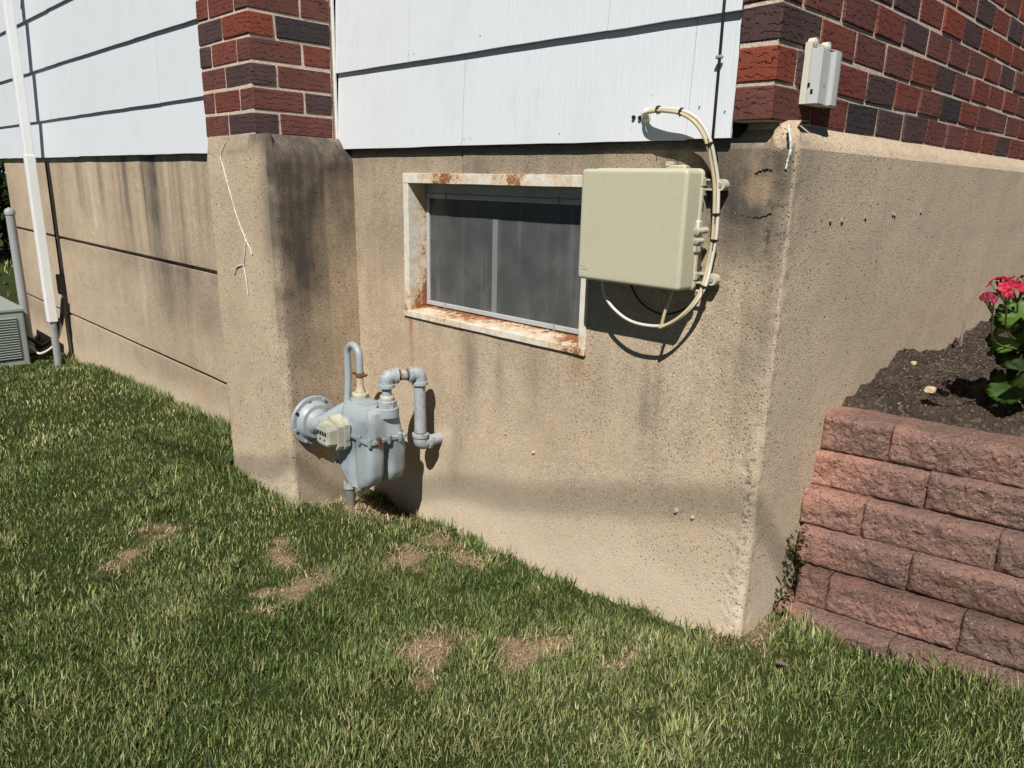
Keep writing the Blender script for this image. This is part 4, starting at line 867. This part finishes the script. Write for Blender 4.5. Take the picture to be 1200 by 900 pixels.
# ================================================================== retaining wall
rw = tag(empty('retaining_wall', (.5, .35, -1.15)), 'curved retaining wall of stacked red-brown split-face blocks', 'retaining wall')
COUR = [(-.597, .390, [.050, .218, .525, .83, 1.135, 1.44]), (-.697, .372, [.040, .322, .628, .93, 1.235, 1.54]), (-.797, .322, [.044, .202, .501, .806, 1.11, 1.41]), (-.897, .287, [.062, .336, .640, .945, 1.25, 1.55]), (-.999, .247, [.088, .167, .474, .778, 1.08, 1.385]), (-1.101, .203, [.058, .346, .652, .955, 1.26, 1.56])]
def block(x0, x1, yl, z1, h, seed, sl):
    """split-face block; front runs along (1, sl) from x0 to x1"""
    nx, nz = max(8, int((x1 - x0) / .0055)), 18
    u = np.linspace(0, 1, nx + 1); w = np.linspace(0, 1, nz + 1); U, W = np.meshgrid(u, w)
    X = x0 + (x1 - x0) * U; Z = z1 - h + h * W; Y = yl + sl * (X - .05)
    ex = np.minimum(U * (x1 - x0), (1 - U) * (x1 - x0)); ezz = np.minimum(W * h, (1 - W) * h)
    edge = np.clip(np.minimum(ex, ezz) / .012, 0, 1)
    rough = .010 * fbm(X * 11 + seed * 7, Z * 14, seed * 3.3, 101, 4) + .011 * fbm(X * 60 + seed, Z * 48, seed, 111, 3)
    bulge = -.010 * np.sqrt(np.clip(edge, 0, 1)) + .006 + .010 * np.clip((W - .82) / .18, 0, 1) ** 2
    Yf = Y + (bulge + rough * (.25 + .75 * edge))
    Xf = X + .004 * fbm(X * 30, Z * 30, seed, 121, 2) * np.sign(.5 - U) * (ex < .02); Zf = Z + .003 * fbm(X * 22, Z * 5, seed + 9, 122, 2) * np.where(ezz < .004, 1, .4)
    F0 = np.stack([Xf, Yf, Zf], -1); dep = .21
    B0 = np.stack([X + .0 * X, Y + dep + 0 * X, Z], -1)
    # shell: front grid, then top strip, bottom, sides via back ring
    V = [F0.reshape(-1, 3)]; F = [grid_faces(nz + 1, nx + 1)]; n0 = (nz + 1) * (nx + 1)
    idx_ = np.arange(n0).reshape(nz + 1, nx + 1)
    ring = np.concatenate([idx_[0, :], idx_[1:, -1], idx_[-1, -2::-1], idx_[-2:0:-1, 0]])
    bk = B0.reshape(-1, 3)[ring]; cnt = n0
    prev = ring
    for t in (.12, .35, 1.0):
        src = F0.reshape(-1, 3)[ring]; cur = src * (1 - t) + bk * t; cur[:, 2] = np.where(t > .1, src[:, 2] + .0015 * fbm(cur[:, 0] * 40, cur[:, 1] * 40, seed, 131, 2), src[:, 2])
        V.append(cur); ids = np.arange(cnt, cnt + len(ring)); cnt += len(ring)
        F.append(np.stack([prev, np.roll(prev, -1), np.roll(ids, -1), ids], 1)[:, ::-1]); prev = ids
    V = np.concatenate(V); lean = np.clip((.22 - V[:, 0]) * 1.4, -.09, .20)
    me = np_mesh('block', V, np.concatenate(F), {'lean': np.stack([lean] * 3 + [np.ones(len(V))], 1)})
    bm = bmesh.new(); bm.from_mesh(me); bmesh.ops.recalc_face_normals(bm, faces=bm.faces); bm.to_mesh(me); bm.free()
    smooth(me, 38); return me
sd = 0
for c, (zt, yl, xs) in enumerate(COUR):
    for i in range(len(xs) - 1):
        sd += 1; g = .0012
        me = block(xs[i] + g, xs[i + 1] - g, yl, zt + random.uniform(-.002, .002), .1003, sd, .19 if c < 5 else .10)
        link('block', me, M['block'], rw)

# ================================================================== flower bed soil
sxs = np.concatenate([np.arange(.03, .75, .009), np.arange(.75, 1.6, .03)]); sys_ = np.concatenate([np.arange(.30, 1.7, .009), np.arange(1.7, 5.0, .06)])
SX_, SY_ = np.meshgrid(sxs, sys_)
def soilz(x, y):
    front = .39 + .19 * (x - .05) + .135
    z = -.562 + .035 * sstep(.65, .95, y) + .012 * fbm(x * 5, y * 5, 0, 141, 3) + .030 * fbm(x * 17, y * 17, 0, 143, 3) + .016 * np.abs(fbm(x * 60, y * 60, 0, 145, 2))
    z = z + .030 * np.exp(-((y - .93) / .10) ** 2 - ((x - .05) / .12) ** 2) - .045 * np.exp(-((y - 1.40) / .14) ** 2 - ((x - .05) / .10) ** 2) + .01 * np.exp(-((y - 1.8) / .2) ** 2)
    return np.where(y < front + .05, np.minimum(z, np.maximum(-.600 + (y - front + .02) * .9, -.645)), z)
V = np.stack([SX_, SY_, soilz(SX_, SY_)], -1).reshape(-1, 3)
fr0 = .39 + .19 * (SX_ - .05) + .06
me = np_mesh('flower_bed', V, grid_faces(len(sys_), len(sxs), (SY_ > fr0)[:-1, :-1])); smooth(me); tag(link('flower_bed', me, M['soil']), kind='structure')
# crumbs of soil and mulch
def scatter_chips(name, N, area, zf, size, mats, kind_label):
    pts = []; F = []; mi = []
    for i in range(N):
        x = random.uniform(area[0], area[1]); y = random.uniform(area[2], area[3])
        if y < .39 + .19 * (x - .05) + .11: continue
        z = float(zf(np.array(x), np.array(y))); s_ = size * random.uniform(.4, 1) * (1.8 if random.random() < .06 else 1); b = len(pts)
        rot = Matrix.Rotation(random.uniform(0, 6.3), 3, 'Z') @ Matrix.Rotation(random.uniform(-.6, .6), 3, 'X'); e = (random.uniform(.5, 1.6), random.uniform(.4, .9), random.uniform(.35, .8))
        for d in ((1, 0, 0), (-1, 0, 0), (0, 1, 0), (0, -1, 0), (0, 0, 1), (0, 0, -1)):
            p = rot @ Vector((d[0] * e[0], d[1] * e[1], d[2] * e[2])) * s_ * random.uniform(.7, 1.2); pts.append((x + p.x, y + p.y, z + p.z + s_ * .2))
        m_ = random.choices(range(len(mats)), [w for _, w in mats])[0]
        for f in ((0, 2, 4), (2, 1, 4), (1, 3, 4), (3, 0, 4), (2, 0, 5), (1, 2, 5), (3, 1, 5), (0, 3, 5)): F.append([b + q for q in f]); mi.append(m_)
    me = np_mesh(name, np.array(pts), np.array(F))
    for q, _ in mats: me.materials.append(q)
    me.polygons.foreach_set('material_index', np.array(mi, np.int32)); o = link(name, me); return tag(o, kind_label, kind='stuff')
pale_chip = mat_paint('pale_chip', (.26, .205, .15), .95, .4); dark_chip = mat_paint('dark_chip', (.04, .026, .018), .95, .3)
scatter_chips('soil_crumbs', 5200, (.04, 1.0, .48, 2.2), soilz, .0052, [(M['soil'], 66), (dark_chip, 20), (pale_chip, 14)], 'crumbs of dark soil and bark on the flower bed')
def rock(name, p, s_, mat, label, seed, cat='stone', sq=(1, 1, .75)):
    bm = bmesh.new(); bmesh.ops.create_icosphere(bm, subdivisions=3, radius=1)
    for v in bm.verts:
        q = 1 + .55 * float(fbm(v.co.x * 1.6 + seed, v.co.y * 1.6, v.co.z * 1.6, 151, 3)); v.co = Vector((v.co.x * sq[0], v.co.y * sq[1], v.co.z * sq[2])) * s_ * q
    return tag(from_bm(name, bm, mat, None, 35, p), label, cat)
def onsoil(x, y, dz=0): return (x, y, float(soilz(np.array(x), np.array(y))) + dz)
rock('stone', onsoil(.222, .69, .010), .016, M['rock'], 'pale yellow stone lying on the dark soil', 1)
rock('stone', onsoil(.118, .86, .006), .009, M['rock'], 'small flat tan pebble on the soil near the foundation', 4)
tw = tag(empty('twig', onsoil(.10, 1.38)), 'bent dry twig stuck in the soil beside the foundation', 'twig')
t0 = Vector(onsoil(.115, 1.36, -.03)); bm = bmesh.new(); add_tube(bm, [t0, t0 + Vector((.0, .01, .06)), t0 + Vector((-.012, .055, .125)), t0 + Vector((-.02, .09, .085)), t0 + Vector((-.02, .11, .03))], [.005, .0045, .004, .003, .002], 6); from_bm('stick', bm, M['twig'], tw)

# ================================================================== geranium
ge = tag(empty('geranium', onsoil(.47, .78)), 'geranium plant with pink-red flower heads in the flower bed', 'plant')
GB = Vector(onsoil(.47, .78)); GINV = Matrix.Translation(-Vector(ge.location))
def leaf_mesh(seed):
    rr = random.Random(seed); bm = bmesh.new(); c = bm.verts.new((0, 0, 0)); rings = []
    N = 42
    for r in (.35, .7, 1.0):
        ring = []
        for i in range(N):
            a = math.radians(-155 + 310 * i / (N - 1)); sc = 1 + (.055 * math.sin(a * 17) + .10 * abs(math.cos(a * 2.6))) * r * r
            rad = r * sc; ring.append(bm.verts.new((rad * math.sin(a), rad * math.cos(a), .16 * r * r + .05 * r * math.cos(a * 5.2) + rr.uniform(-.01, .01))))
        rings.append(ring)
    for i in range(N - 1): bm.faces.new((c, rings[0][i + 1], rings[0][i]))
    for A_, B_ in zip(rings, rings[1:]):
        for i in range(N - 1): bm.faces.new((A_[i], A_[i + 1], B_[i + 1], B_[i]))
    bmesh.ops.solidify(bm, geom=bm.faces[:], thickness=.02); me = bpy.data.meshes.new('leaf'); bm.to_mesh(me); bm.free(); smooth(me); me.materials.append(M['leaf']); return me
LM = [leaf_mesh(s_) for s_ in range(4)]
def place(name, me, p, n, spin, s_, parent):
    o = bpy.data.objects.new(name, me); col.objects.link(o); o.parent = parent; o.matrix_parent_inverse = GINV
    q = Vector(n).normalized().to_track_quat('Z', 'Y'); o.matrix_basis = Matrix.Translation(p) @ q.to_matrix().to_4x4() @ Matrix.Rotation(spin, 4, 'Z') @ Matrix.Scale(s_, 4); return o
random.seed(23); stems = bmesh.new()
LV = [((.404, .60, -.300), (-.2, -.6, .8), .046), ((.425, .565, -.290), (.1, -.65, .75), .050), ((.392, .655, -.335), (-.5, -.4, .75), .042), ((.44, .62, -.315), (.1, -.3, .95), .055), ((.400, .62, -.355), (-.35, -.7, .6), .048), ((.412, .66, -.405), (-.1, -.75, .7), .044), ((.392, .70, -.468), (-.55, -.55, .62), .040), ((.402, .735, -.515), (-.6, -.6, .5), .034), ((.425, .62, -.480), (-.2, -.8, .55), .050), ((.452, .60, -.430), (.1, -.8, .6), .050), ((.415, .72, -.390), (-.3, -.2, .93), .050), ((.435, .69, -.440), (-.5, -.5, .7), .040), ((.47, .66, -.375), (.1, -.5, .85), .055), ((.445, .76, -.37), (-.3, .1, .95), .050)]
for i in range(18):
    a = random.uniform(0, 6.28); r = random.uniform(.03, .12); h = random.uniform(.06, .21); LV.append((GB + Vector((math.cos(a) * r + .02, math.sin(a) * r, h)), (math.cos(a) * .6, math.sin(a) * .6, .75), random.uniform(.034, .055)))
for p, n, s_ in LV:
    p = Vector(p); place('leaf', random.choice(LM), p, n, random.uniform(0, 6.3), s_, ge)
    add_tube(stems, spline([GB + Vector((random.uniform(-.02, .02), random.uniform(-.02, .02), -.02)), (GB + p) / 2 + Vector((0, 0, .02)), p], 4), .0022, 6)
def petal_mesh():
    bm = bmesh.new(); rows_ = []
    for t in (0, .35, .7, 1.0):
        w = (.12, .42, .52, .30)[int(round(t * 3))]; rows_.append([bm.verts.new((q * w, t, .30 * t * (1 - .5 * t) - .12 * q * q * t)) for q in (-1, -.5, 0, .5, 1)])
    for A_, B_ in zip(rows_, rows_[1:]):
        for i in range(4): bm.faces.new((A_[i], A_[i + 1], B_[i + 1], B_[i]))
    return bm
def floret_mesh(mat):
    bm = bmesh.new()
    for k_ in range(5):
        pm = petal_mesh(); me_ = bpy.data.meshes.new('tmp'); pm.to_mesh(me_); pm.free(); me_.transform(Matrix.Rotation(k_ * 2 * math.pi / 5 + random.uniform(-.15, .15), 4, 'Z') @ Matrix.Rotation(random.uniform(-.1, .3), 4, 'X')); bm.from_mesh(me_); bpy.data.meshes.remove(me_)
    me = bpy.data.meshes.new('flower'); bm.to_mesh(me); bm.free(); smooth(me); me.materials.append(mat); return me
FM = [floret_mesh(M['petal']) for _ in range(3)] + [floret_mesh(M['petal_dark'])]
HEADS = [(Vector((.398, .455, -.222)), .030, 9), (Vector((.405, .53, -.222)), .026, 8), (Vector((.392, .37, -.236)), .020, 6), (Vector((.418, .60, -.218)), .024, 6)]
for hc, hr, cnt in HEADS:
    base_ = hc + Vector((.01, .02, -.035)); add_tube(stems, spline([GB, GB + Vector((-.02, -.08, .14)), hc + Vector((.012, .09, -.11)), base_], 6), .0025, 6)
    for i in range(cnt):
        d = Vector((random.gauss(-.1, .8), random.gauss(-.3, .7), random.gauss(.5, .6))).normalized(); p = hc + d * hr
        add_tube(stems, [base_, p], .0012, 5); dk = random.random() < .3 or hc.z < -.23
        place('flower', FM[3] if dk else FM[random.randrange(3)], p, d, random.uniform(0, 6), random.uniform(.0095, .0135) * (.8 if dk else 1), ge)
    for i in range(5):
        d = Vector((random.gauss(0, 1), random.gauss(0, 1), random.gauss(-.3, .6))).normalized(); p = hc + d * hr * .9; add_tube(stems, [base_, p], [.0012, .0032], 5)
so = from_bm('stem', stems, M['stem'], ge, 60)

# ================================================================== overhead service cable (its soft shadow crosses the wall)
oc = tag(empty('overhead_cable', (2.2, -5.0, 5.0)), 'black overhead service cable strung high across the lawn', 'cable')
sh = [(-3.2, -.335, -1.5), (-2.5, -.335, -1.30), (-1.98, -.335, -1.152), (-1.68, -.335, -1.065), (-1.25, .03, -1.127), (-.79, .03, -1.010), (-.436, .03, -.905), (-.2, .03, -.835), (.02, .03, -.764), (.5, .03, -.62), (2.0, .03, -.17), (5.0, .03, .75)]
back = -SUN_TO
def cab_pt(p):
    p = Vector(p); s_ = (-5.2 - p.y) / back.y; return p + back * s_
bm = bmesh.new(); add_tube(bm, spline([cab_pt(p) for p in sh], 8), .013, 8); from_bm('cable', bm, M['black'], oc, 60)

# ================================================================== far background beyond the end of the house
def hedge(name, c, s_, n, label):
    e = tag(empty(name, (c[0], c[1], -1.38)), label, 'hedge'); r = np.random.default_rng(int(abs(c[0]) * 10))
    d = r.normal(size=(n, 3)); d /= np.linalg.norm(d, axis=1)[:, None]; rad = r.uniform(.55, 1.0, n)[:, None] * (1 + .22 * fbm(d[:, 0] * 2.2, d[:, 1] * 2.2, d[:, 2] * 2.2, 161, 3))[:, None]
    P = d * rad * np.array(s_) + np.array([c[0], c[1], -1.38 + s_[2] * .8]); a = r.normal(size=(n, 3)); a /= np.linalg.norm(a, axis=1)[:, None]; b = np.cross(a, r.normal(size=(n, 3))); b /= np.linalg.norm(b, axis=1)[:, None]
    L = .075; V = np.stack([P - a * L, P + b * L * .45, P + a * L, P - b * L * .45], 1).reshape(-1, 3); F = np.arange(n * 4).reshape(-1, 4)
    link('foliage', np_mesh('foliage', V, F), M['hedge'], e)
    bm = bmesh.new()
    for q in range(5):
        x, y = c[0] + r.uniform(-.5, .5) * s_[0], c[1] + r.uniform(-.5, .5) * s_[1]; add_tube(bm, [(x, y, -1.5), (x + .05, y, -1.0), (x + r.uniform(-.2, .2), y + r.uniform(-.2, .2), -.3)], [.04, .03, .012], 6)
    from_bm('trunk', bm, M['twig'], e)
hedge('hedge', (-14.5, 3.2, 0), (1.6, 3.6, 1.9), 16000, 'dense dark hedge beyond the far end of the house')
hedge('hedge', (-12.5, -1.6, 0), (.9, 1.3, 2.3), 7000, 'tall shaded shrub behind the air conditioner at the left edge')

# ================================================================== grass
def blades(N, area, lenr, wid, seed, straw=.035, far=False, accept=None, flat=0.0):
    r = np.random.default_rng(seed)
    x = r.uniform(area[0], area[1], N); y = r.uniform(area[2], area[3], N)
    ok = np.ones(N, bool)
    ok &= ~((y > .027) & (x < .052) & (x > -1.7)); ok &= ~((y > -.125) & (x < -2.1) & (x > -6.47)); ok &= ~((y > -.337) & (x <= -1.60) & (x > -2.15)); ok &= ~((y > -.125) & (x > -2.2) & (x < -1.66))
    ok &= ~((x > .05) & (y > .215 + .10 * (x - .05))); ok &= ~((x > -6.06) & (x < -5.29) & (y > -1.13) & (y < -.365))
    # keep to the part of the lawn that this view, or one a step aside, can see
    dx_, dy_, dz_ = x - .822, y + 1.606, -1.22; dep = dx_ * fwd.x + dy_ * fwd.y + dz_ * fwd.z; hor = dx_ * right.x + dy_ * right.y + dz_ * right.z; ver = dx_ * up.x + dy_ * up.y + dz_ * up.z
    ok &= (dep > .3) & (hor > -dep * .689 * 1.22 - .12) & (hor < dep * .689 * 1.5 + .35) & (ver > -dep * .517 * 1.25 - .1)
    if accept is not None: ok &= accept(x, y, r)
    x, y = x[ok], y[ok]; n = len(x)
    b = bare_at(x, y); clump = fbm(x * 11, y * 11, 0, 201, 3); big = fbm(x * 2.3, y * 2.3, 0, 205, 3); tuft = np.clip(vnoise(x * 7.5, y * 7.5, 0, 207) - .35, 0, 1)
    ln = r.uniform(lenr[0], lenr[1], n) * (1 + .55 * clump + .75 * tuft) * (1 - .45 * b)
    w = wid * r.uniform(.45, 1.45, n) * (1 + .5 * tuft)
    ang = 2.4 * fbm(x * 5.5, y * 5.5, 3, 211, 2) * math.pi + r.normal(0, 1.7, n)
    lean = np.clip(r.normal(.42, .30, n) + .15 * clump + flat, .05, 1.35); bend = np.clip(r.normal(.42, .3, n), 0, 1.3)
    ux, uy = np.cos(ang), np.sin(ang)
    fa = ang + math.pi / 2 + r.normal(0, .5, n); sx, sy = np.cos(fa), np.sin(fa)
    z0 = gz(x, y) - .006
    nseg = 3; V = np.zeros((n, nseg * 2 + 1, 3)); px, py, pz = x.copy(), y.copy(), z0.copy(); th = lean * .5
    for i in range(nseg + 1):
        t = i / nseg; ww = w * (1 - t * t * .9) * .5
        if i < nseg:
            V[:, 2 * i] = np.stack([px - sx * ww, py - sy * ww, pz], 1); V[:, 2 * i + 1] = np.stack([px + sx * ww, py + sy * ww, pz], 1)
            st = ln / nseg; px = px + ux * np.sin(th) * st; py = py + uy * np.sin(th) * st; pz = pz + np.cos(th) * st; th = np.minimum(th + bend / nseg + lean * .18, 1.75)
        else: V[:, 2 * nseg] = np.stack([px, py, pz], 1)
    base = (np.arange(n) * (nseg * 2 + 1))[:, None]
    T = np.array([(0, 1, 3), (0, 3, 2), (2, 3, 5), (2, 5, 4), (4, 5, 6)])
    F = (base[:, None, :] + T[None]).reshape(-1, 3)
    g1, g2, g3 = np.array([.046, .080, .018]), np.array([.125, .165, .045]), np.array([.30, .31, .13]); straw_c = np.array([.50, .385, .225])
    f = np.clip(.44 + .50 * big + .30 * clump + r.normal(0, .34, n), 0, 1)[:, None]
    c = np.where(f < .5, g1 + (g2 - g1) * f * 2, g2 + (g3 - g2) * (f * 2 - 1)); c = c * r.uniform(.62, 1.62, n)[:, None]
    ps = straw + .75 * b ** 1.1 + .10 * np.clip(big, 0, 1) + .10 * np.clip(bare_at(x + .03, y + .03), 0, 1); dead = r.uniform(0, 1, n) < ps
    c[dead] = straw_c * r.uniform(.30, 1.2, dead.sum())[:, None]
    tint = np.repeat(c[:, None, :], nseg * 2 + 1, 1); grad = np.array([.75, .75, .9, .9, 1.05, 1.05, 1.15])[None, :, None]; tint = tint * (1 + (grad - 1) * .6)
    return V.reshape(-1, 3), F, np.concatenate([tint.reshape(-1, 3), np.ones((n * (nseg * 2 + 1), 1))], 1)
def thin(x, y, r): return r.uniform(0, 1, len(x)) > .84 * bare_at(x, y) ** .9
def dmask(d0, d1, keepout=None):
    def f(x, y, r):
        d = np.hypot(x - .822, y + 1.606); return thin(x, y, r) & (d >= d0) & (d < d1)
    return f
parts = [blades(330000, (-1.75, 1.3, -2.0, .5), (.016, .033), .0025, 1, accept=dmask(.55, 2.3)),
         blades(240000, (-3.6, 1.3, -2.4, .5), (.016, .033), .0033, 2, accept=dmask(2.3, 3.9)),
         blades(120000, (-8.5, -2.2, -3.0, 1.0), (.018, .036), .0060, 3, accept=dmask(3.9, 9.5)),
         blades(9000, (-16, -6.4, -3, 8), (.05, .09), .016, 4),
         blades(5000, (-2.4, .9, -1.9, .4), (.012, .034), .0026, 5, straw=.9, flat=.75, accept=dmask(.5, 3.6)),
         blades(90000, (-2.4, .6, -1.6, .3), (.016, .045), .0029, 6, straw=.8, flat=.85, accept=lambda x, y, r: bare_at(x, y) > .2)]
# fringe standing along the walls
fr_ = lambda x, y, r: thin(x, y, r) & (((y > -.02) & (x > -1.6) & (x < .06)) | ((y > -.20) & (x < -2.2)) | ((y > -.41) & (y < -.33) & (x > -2.2) & (x < -1.5)) | ((x > .05) & (y > .13 + .1 * (x - .05))))
parts.append(blades(60000, (-6.4, 1.3, -.45, .45), (.035, .062), .0034, 7, accept=fr_))
# coarse tufts of broader, longer blades
tr_ = np.random.default_rng(77); tc = [(-.44, -.44), (-.40, -.46), (-.30, -.30), (-.47, -.38), (-1.16, -.52), (-1.0, -.7), (-.95, -.33), (-1.9, -.72), (-1.6, -.85), (-.2, -.3), (.1, -.2)] + [(tr_.uniform(-2.3, .8), tr_.uniform(-1.2, .05)) for _ in range(46)]
for q, (tx, ty) in enumerate(tc):
    rad_ = tr_.uniform(.02, .045)
    parts.append(blades(int(tr_.uniform(45, 110)), (tx - rad_, tx + rad_, ty - rad_, ty + rad_), (.035, .062), .0042, 300 + q, straw=.03, flat=.12))
VV, FF, CC = [], [], []; o_ = 0
for v_, f_, c_ in parts: VV.append(v_); FF.append(f_ + o_); CC.append(c_); o_ += len(v_)
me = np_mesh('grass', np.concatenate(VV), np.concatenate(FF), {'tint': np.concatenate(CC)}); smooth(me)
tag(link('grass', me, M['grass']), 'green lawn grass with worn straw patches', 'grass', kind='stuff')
# weeds in the gap between foundation and blocks
wd = tag(empty('weed', (.07, .2, -1.1)), 'tuft of small weeds growing between the foundation corner and the blocks', 'weed')
LMw = []
bm = bmesh.new(); random.seed(5)
for i in range(150):
    zz = random.uniform(-1.14, -.90); p = Vector((random.uniform(.058, .10), .255 - (zz + 1.0) * -.25 + random.uniform(-.03, .02), zz)); d = Vector((random.uniform(-.3, .6), random.uniform(-1, -.1), random.uniform(.0, 1))).normalized(); u, w_ = frame_for(d); L_ = random.uniform(.012, .032)
    q = [bm.verts.new(p), bm.verts.new(p + d * L_ * .5 + u * L_ * .24), bm.verts.new(p + d * L_), bm.verts.new(p + d * L_ * .5 - u * L_ * .24)]; bm.faces.new(q)
from_bm('leaves', bm, M['weed'], wd)
# odds and ends on the lawn
rz = lambda x, y, d=0: (x, y, float(gz(np.array(x), np.array(y))) + d)
bm = bmesh.new(); bmesh.ops.create_icosphere(bm, subdivisions=3, radius=1)
for v in bm.verts: v.co = Vector((v.co.x * .016, v.co.y * .006, v.co.z * .004)) * (1 + .4 * float(fbm(v.co.x * 3, v.co.y * 3, v.co.z * 3, 171, 3)))
ch = from_bm('wood_chip', bm, M['twig'], None, 40, rz(.19, -.02, .035)); ch.rotation_euler = (0, .1, .4); tag(ch, 'small grey wood chip in the grass in front of the block wall', 'wood chip')
o = bpy.data.objects.new('fallen_petal', FM[0]); col.objects.link(o); o.location = rz(.075, -.395, .022); o.scale = (.004,) * 3; tag(o, 'single fallen red petal on the grass', 'petal')
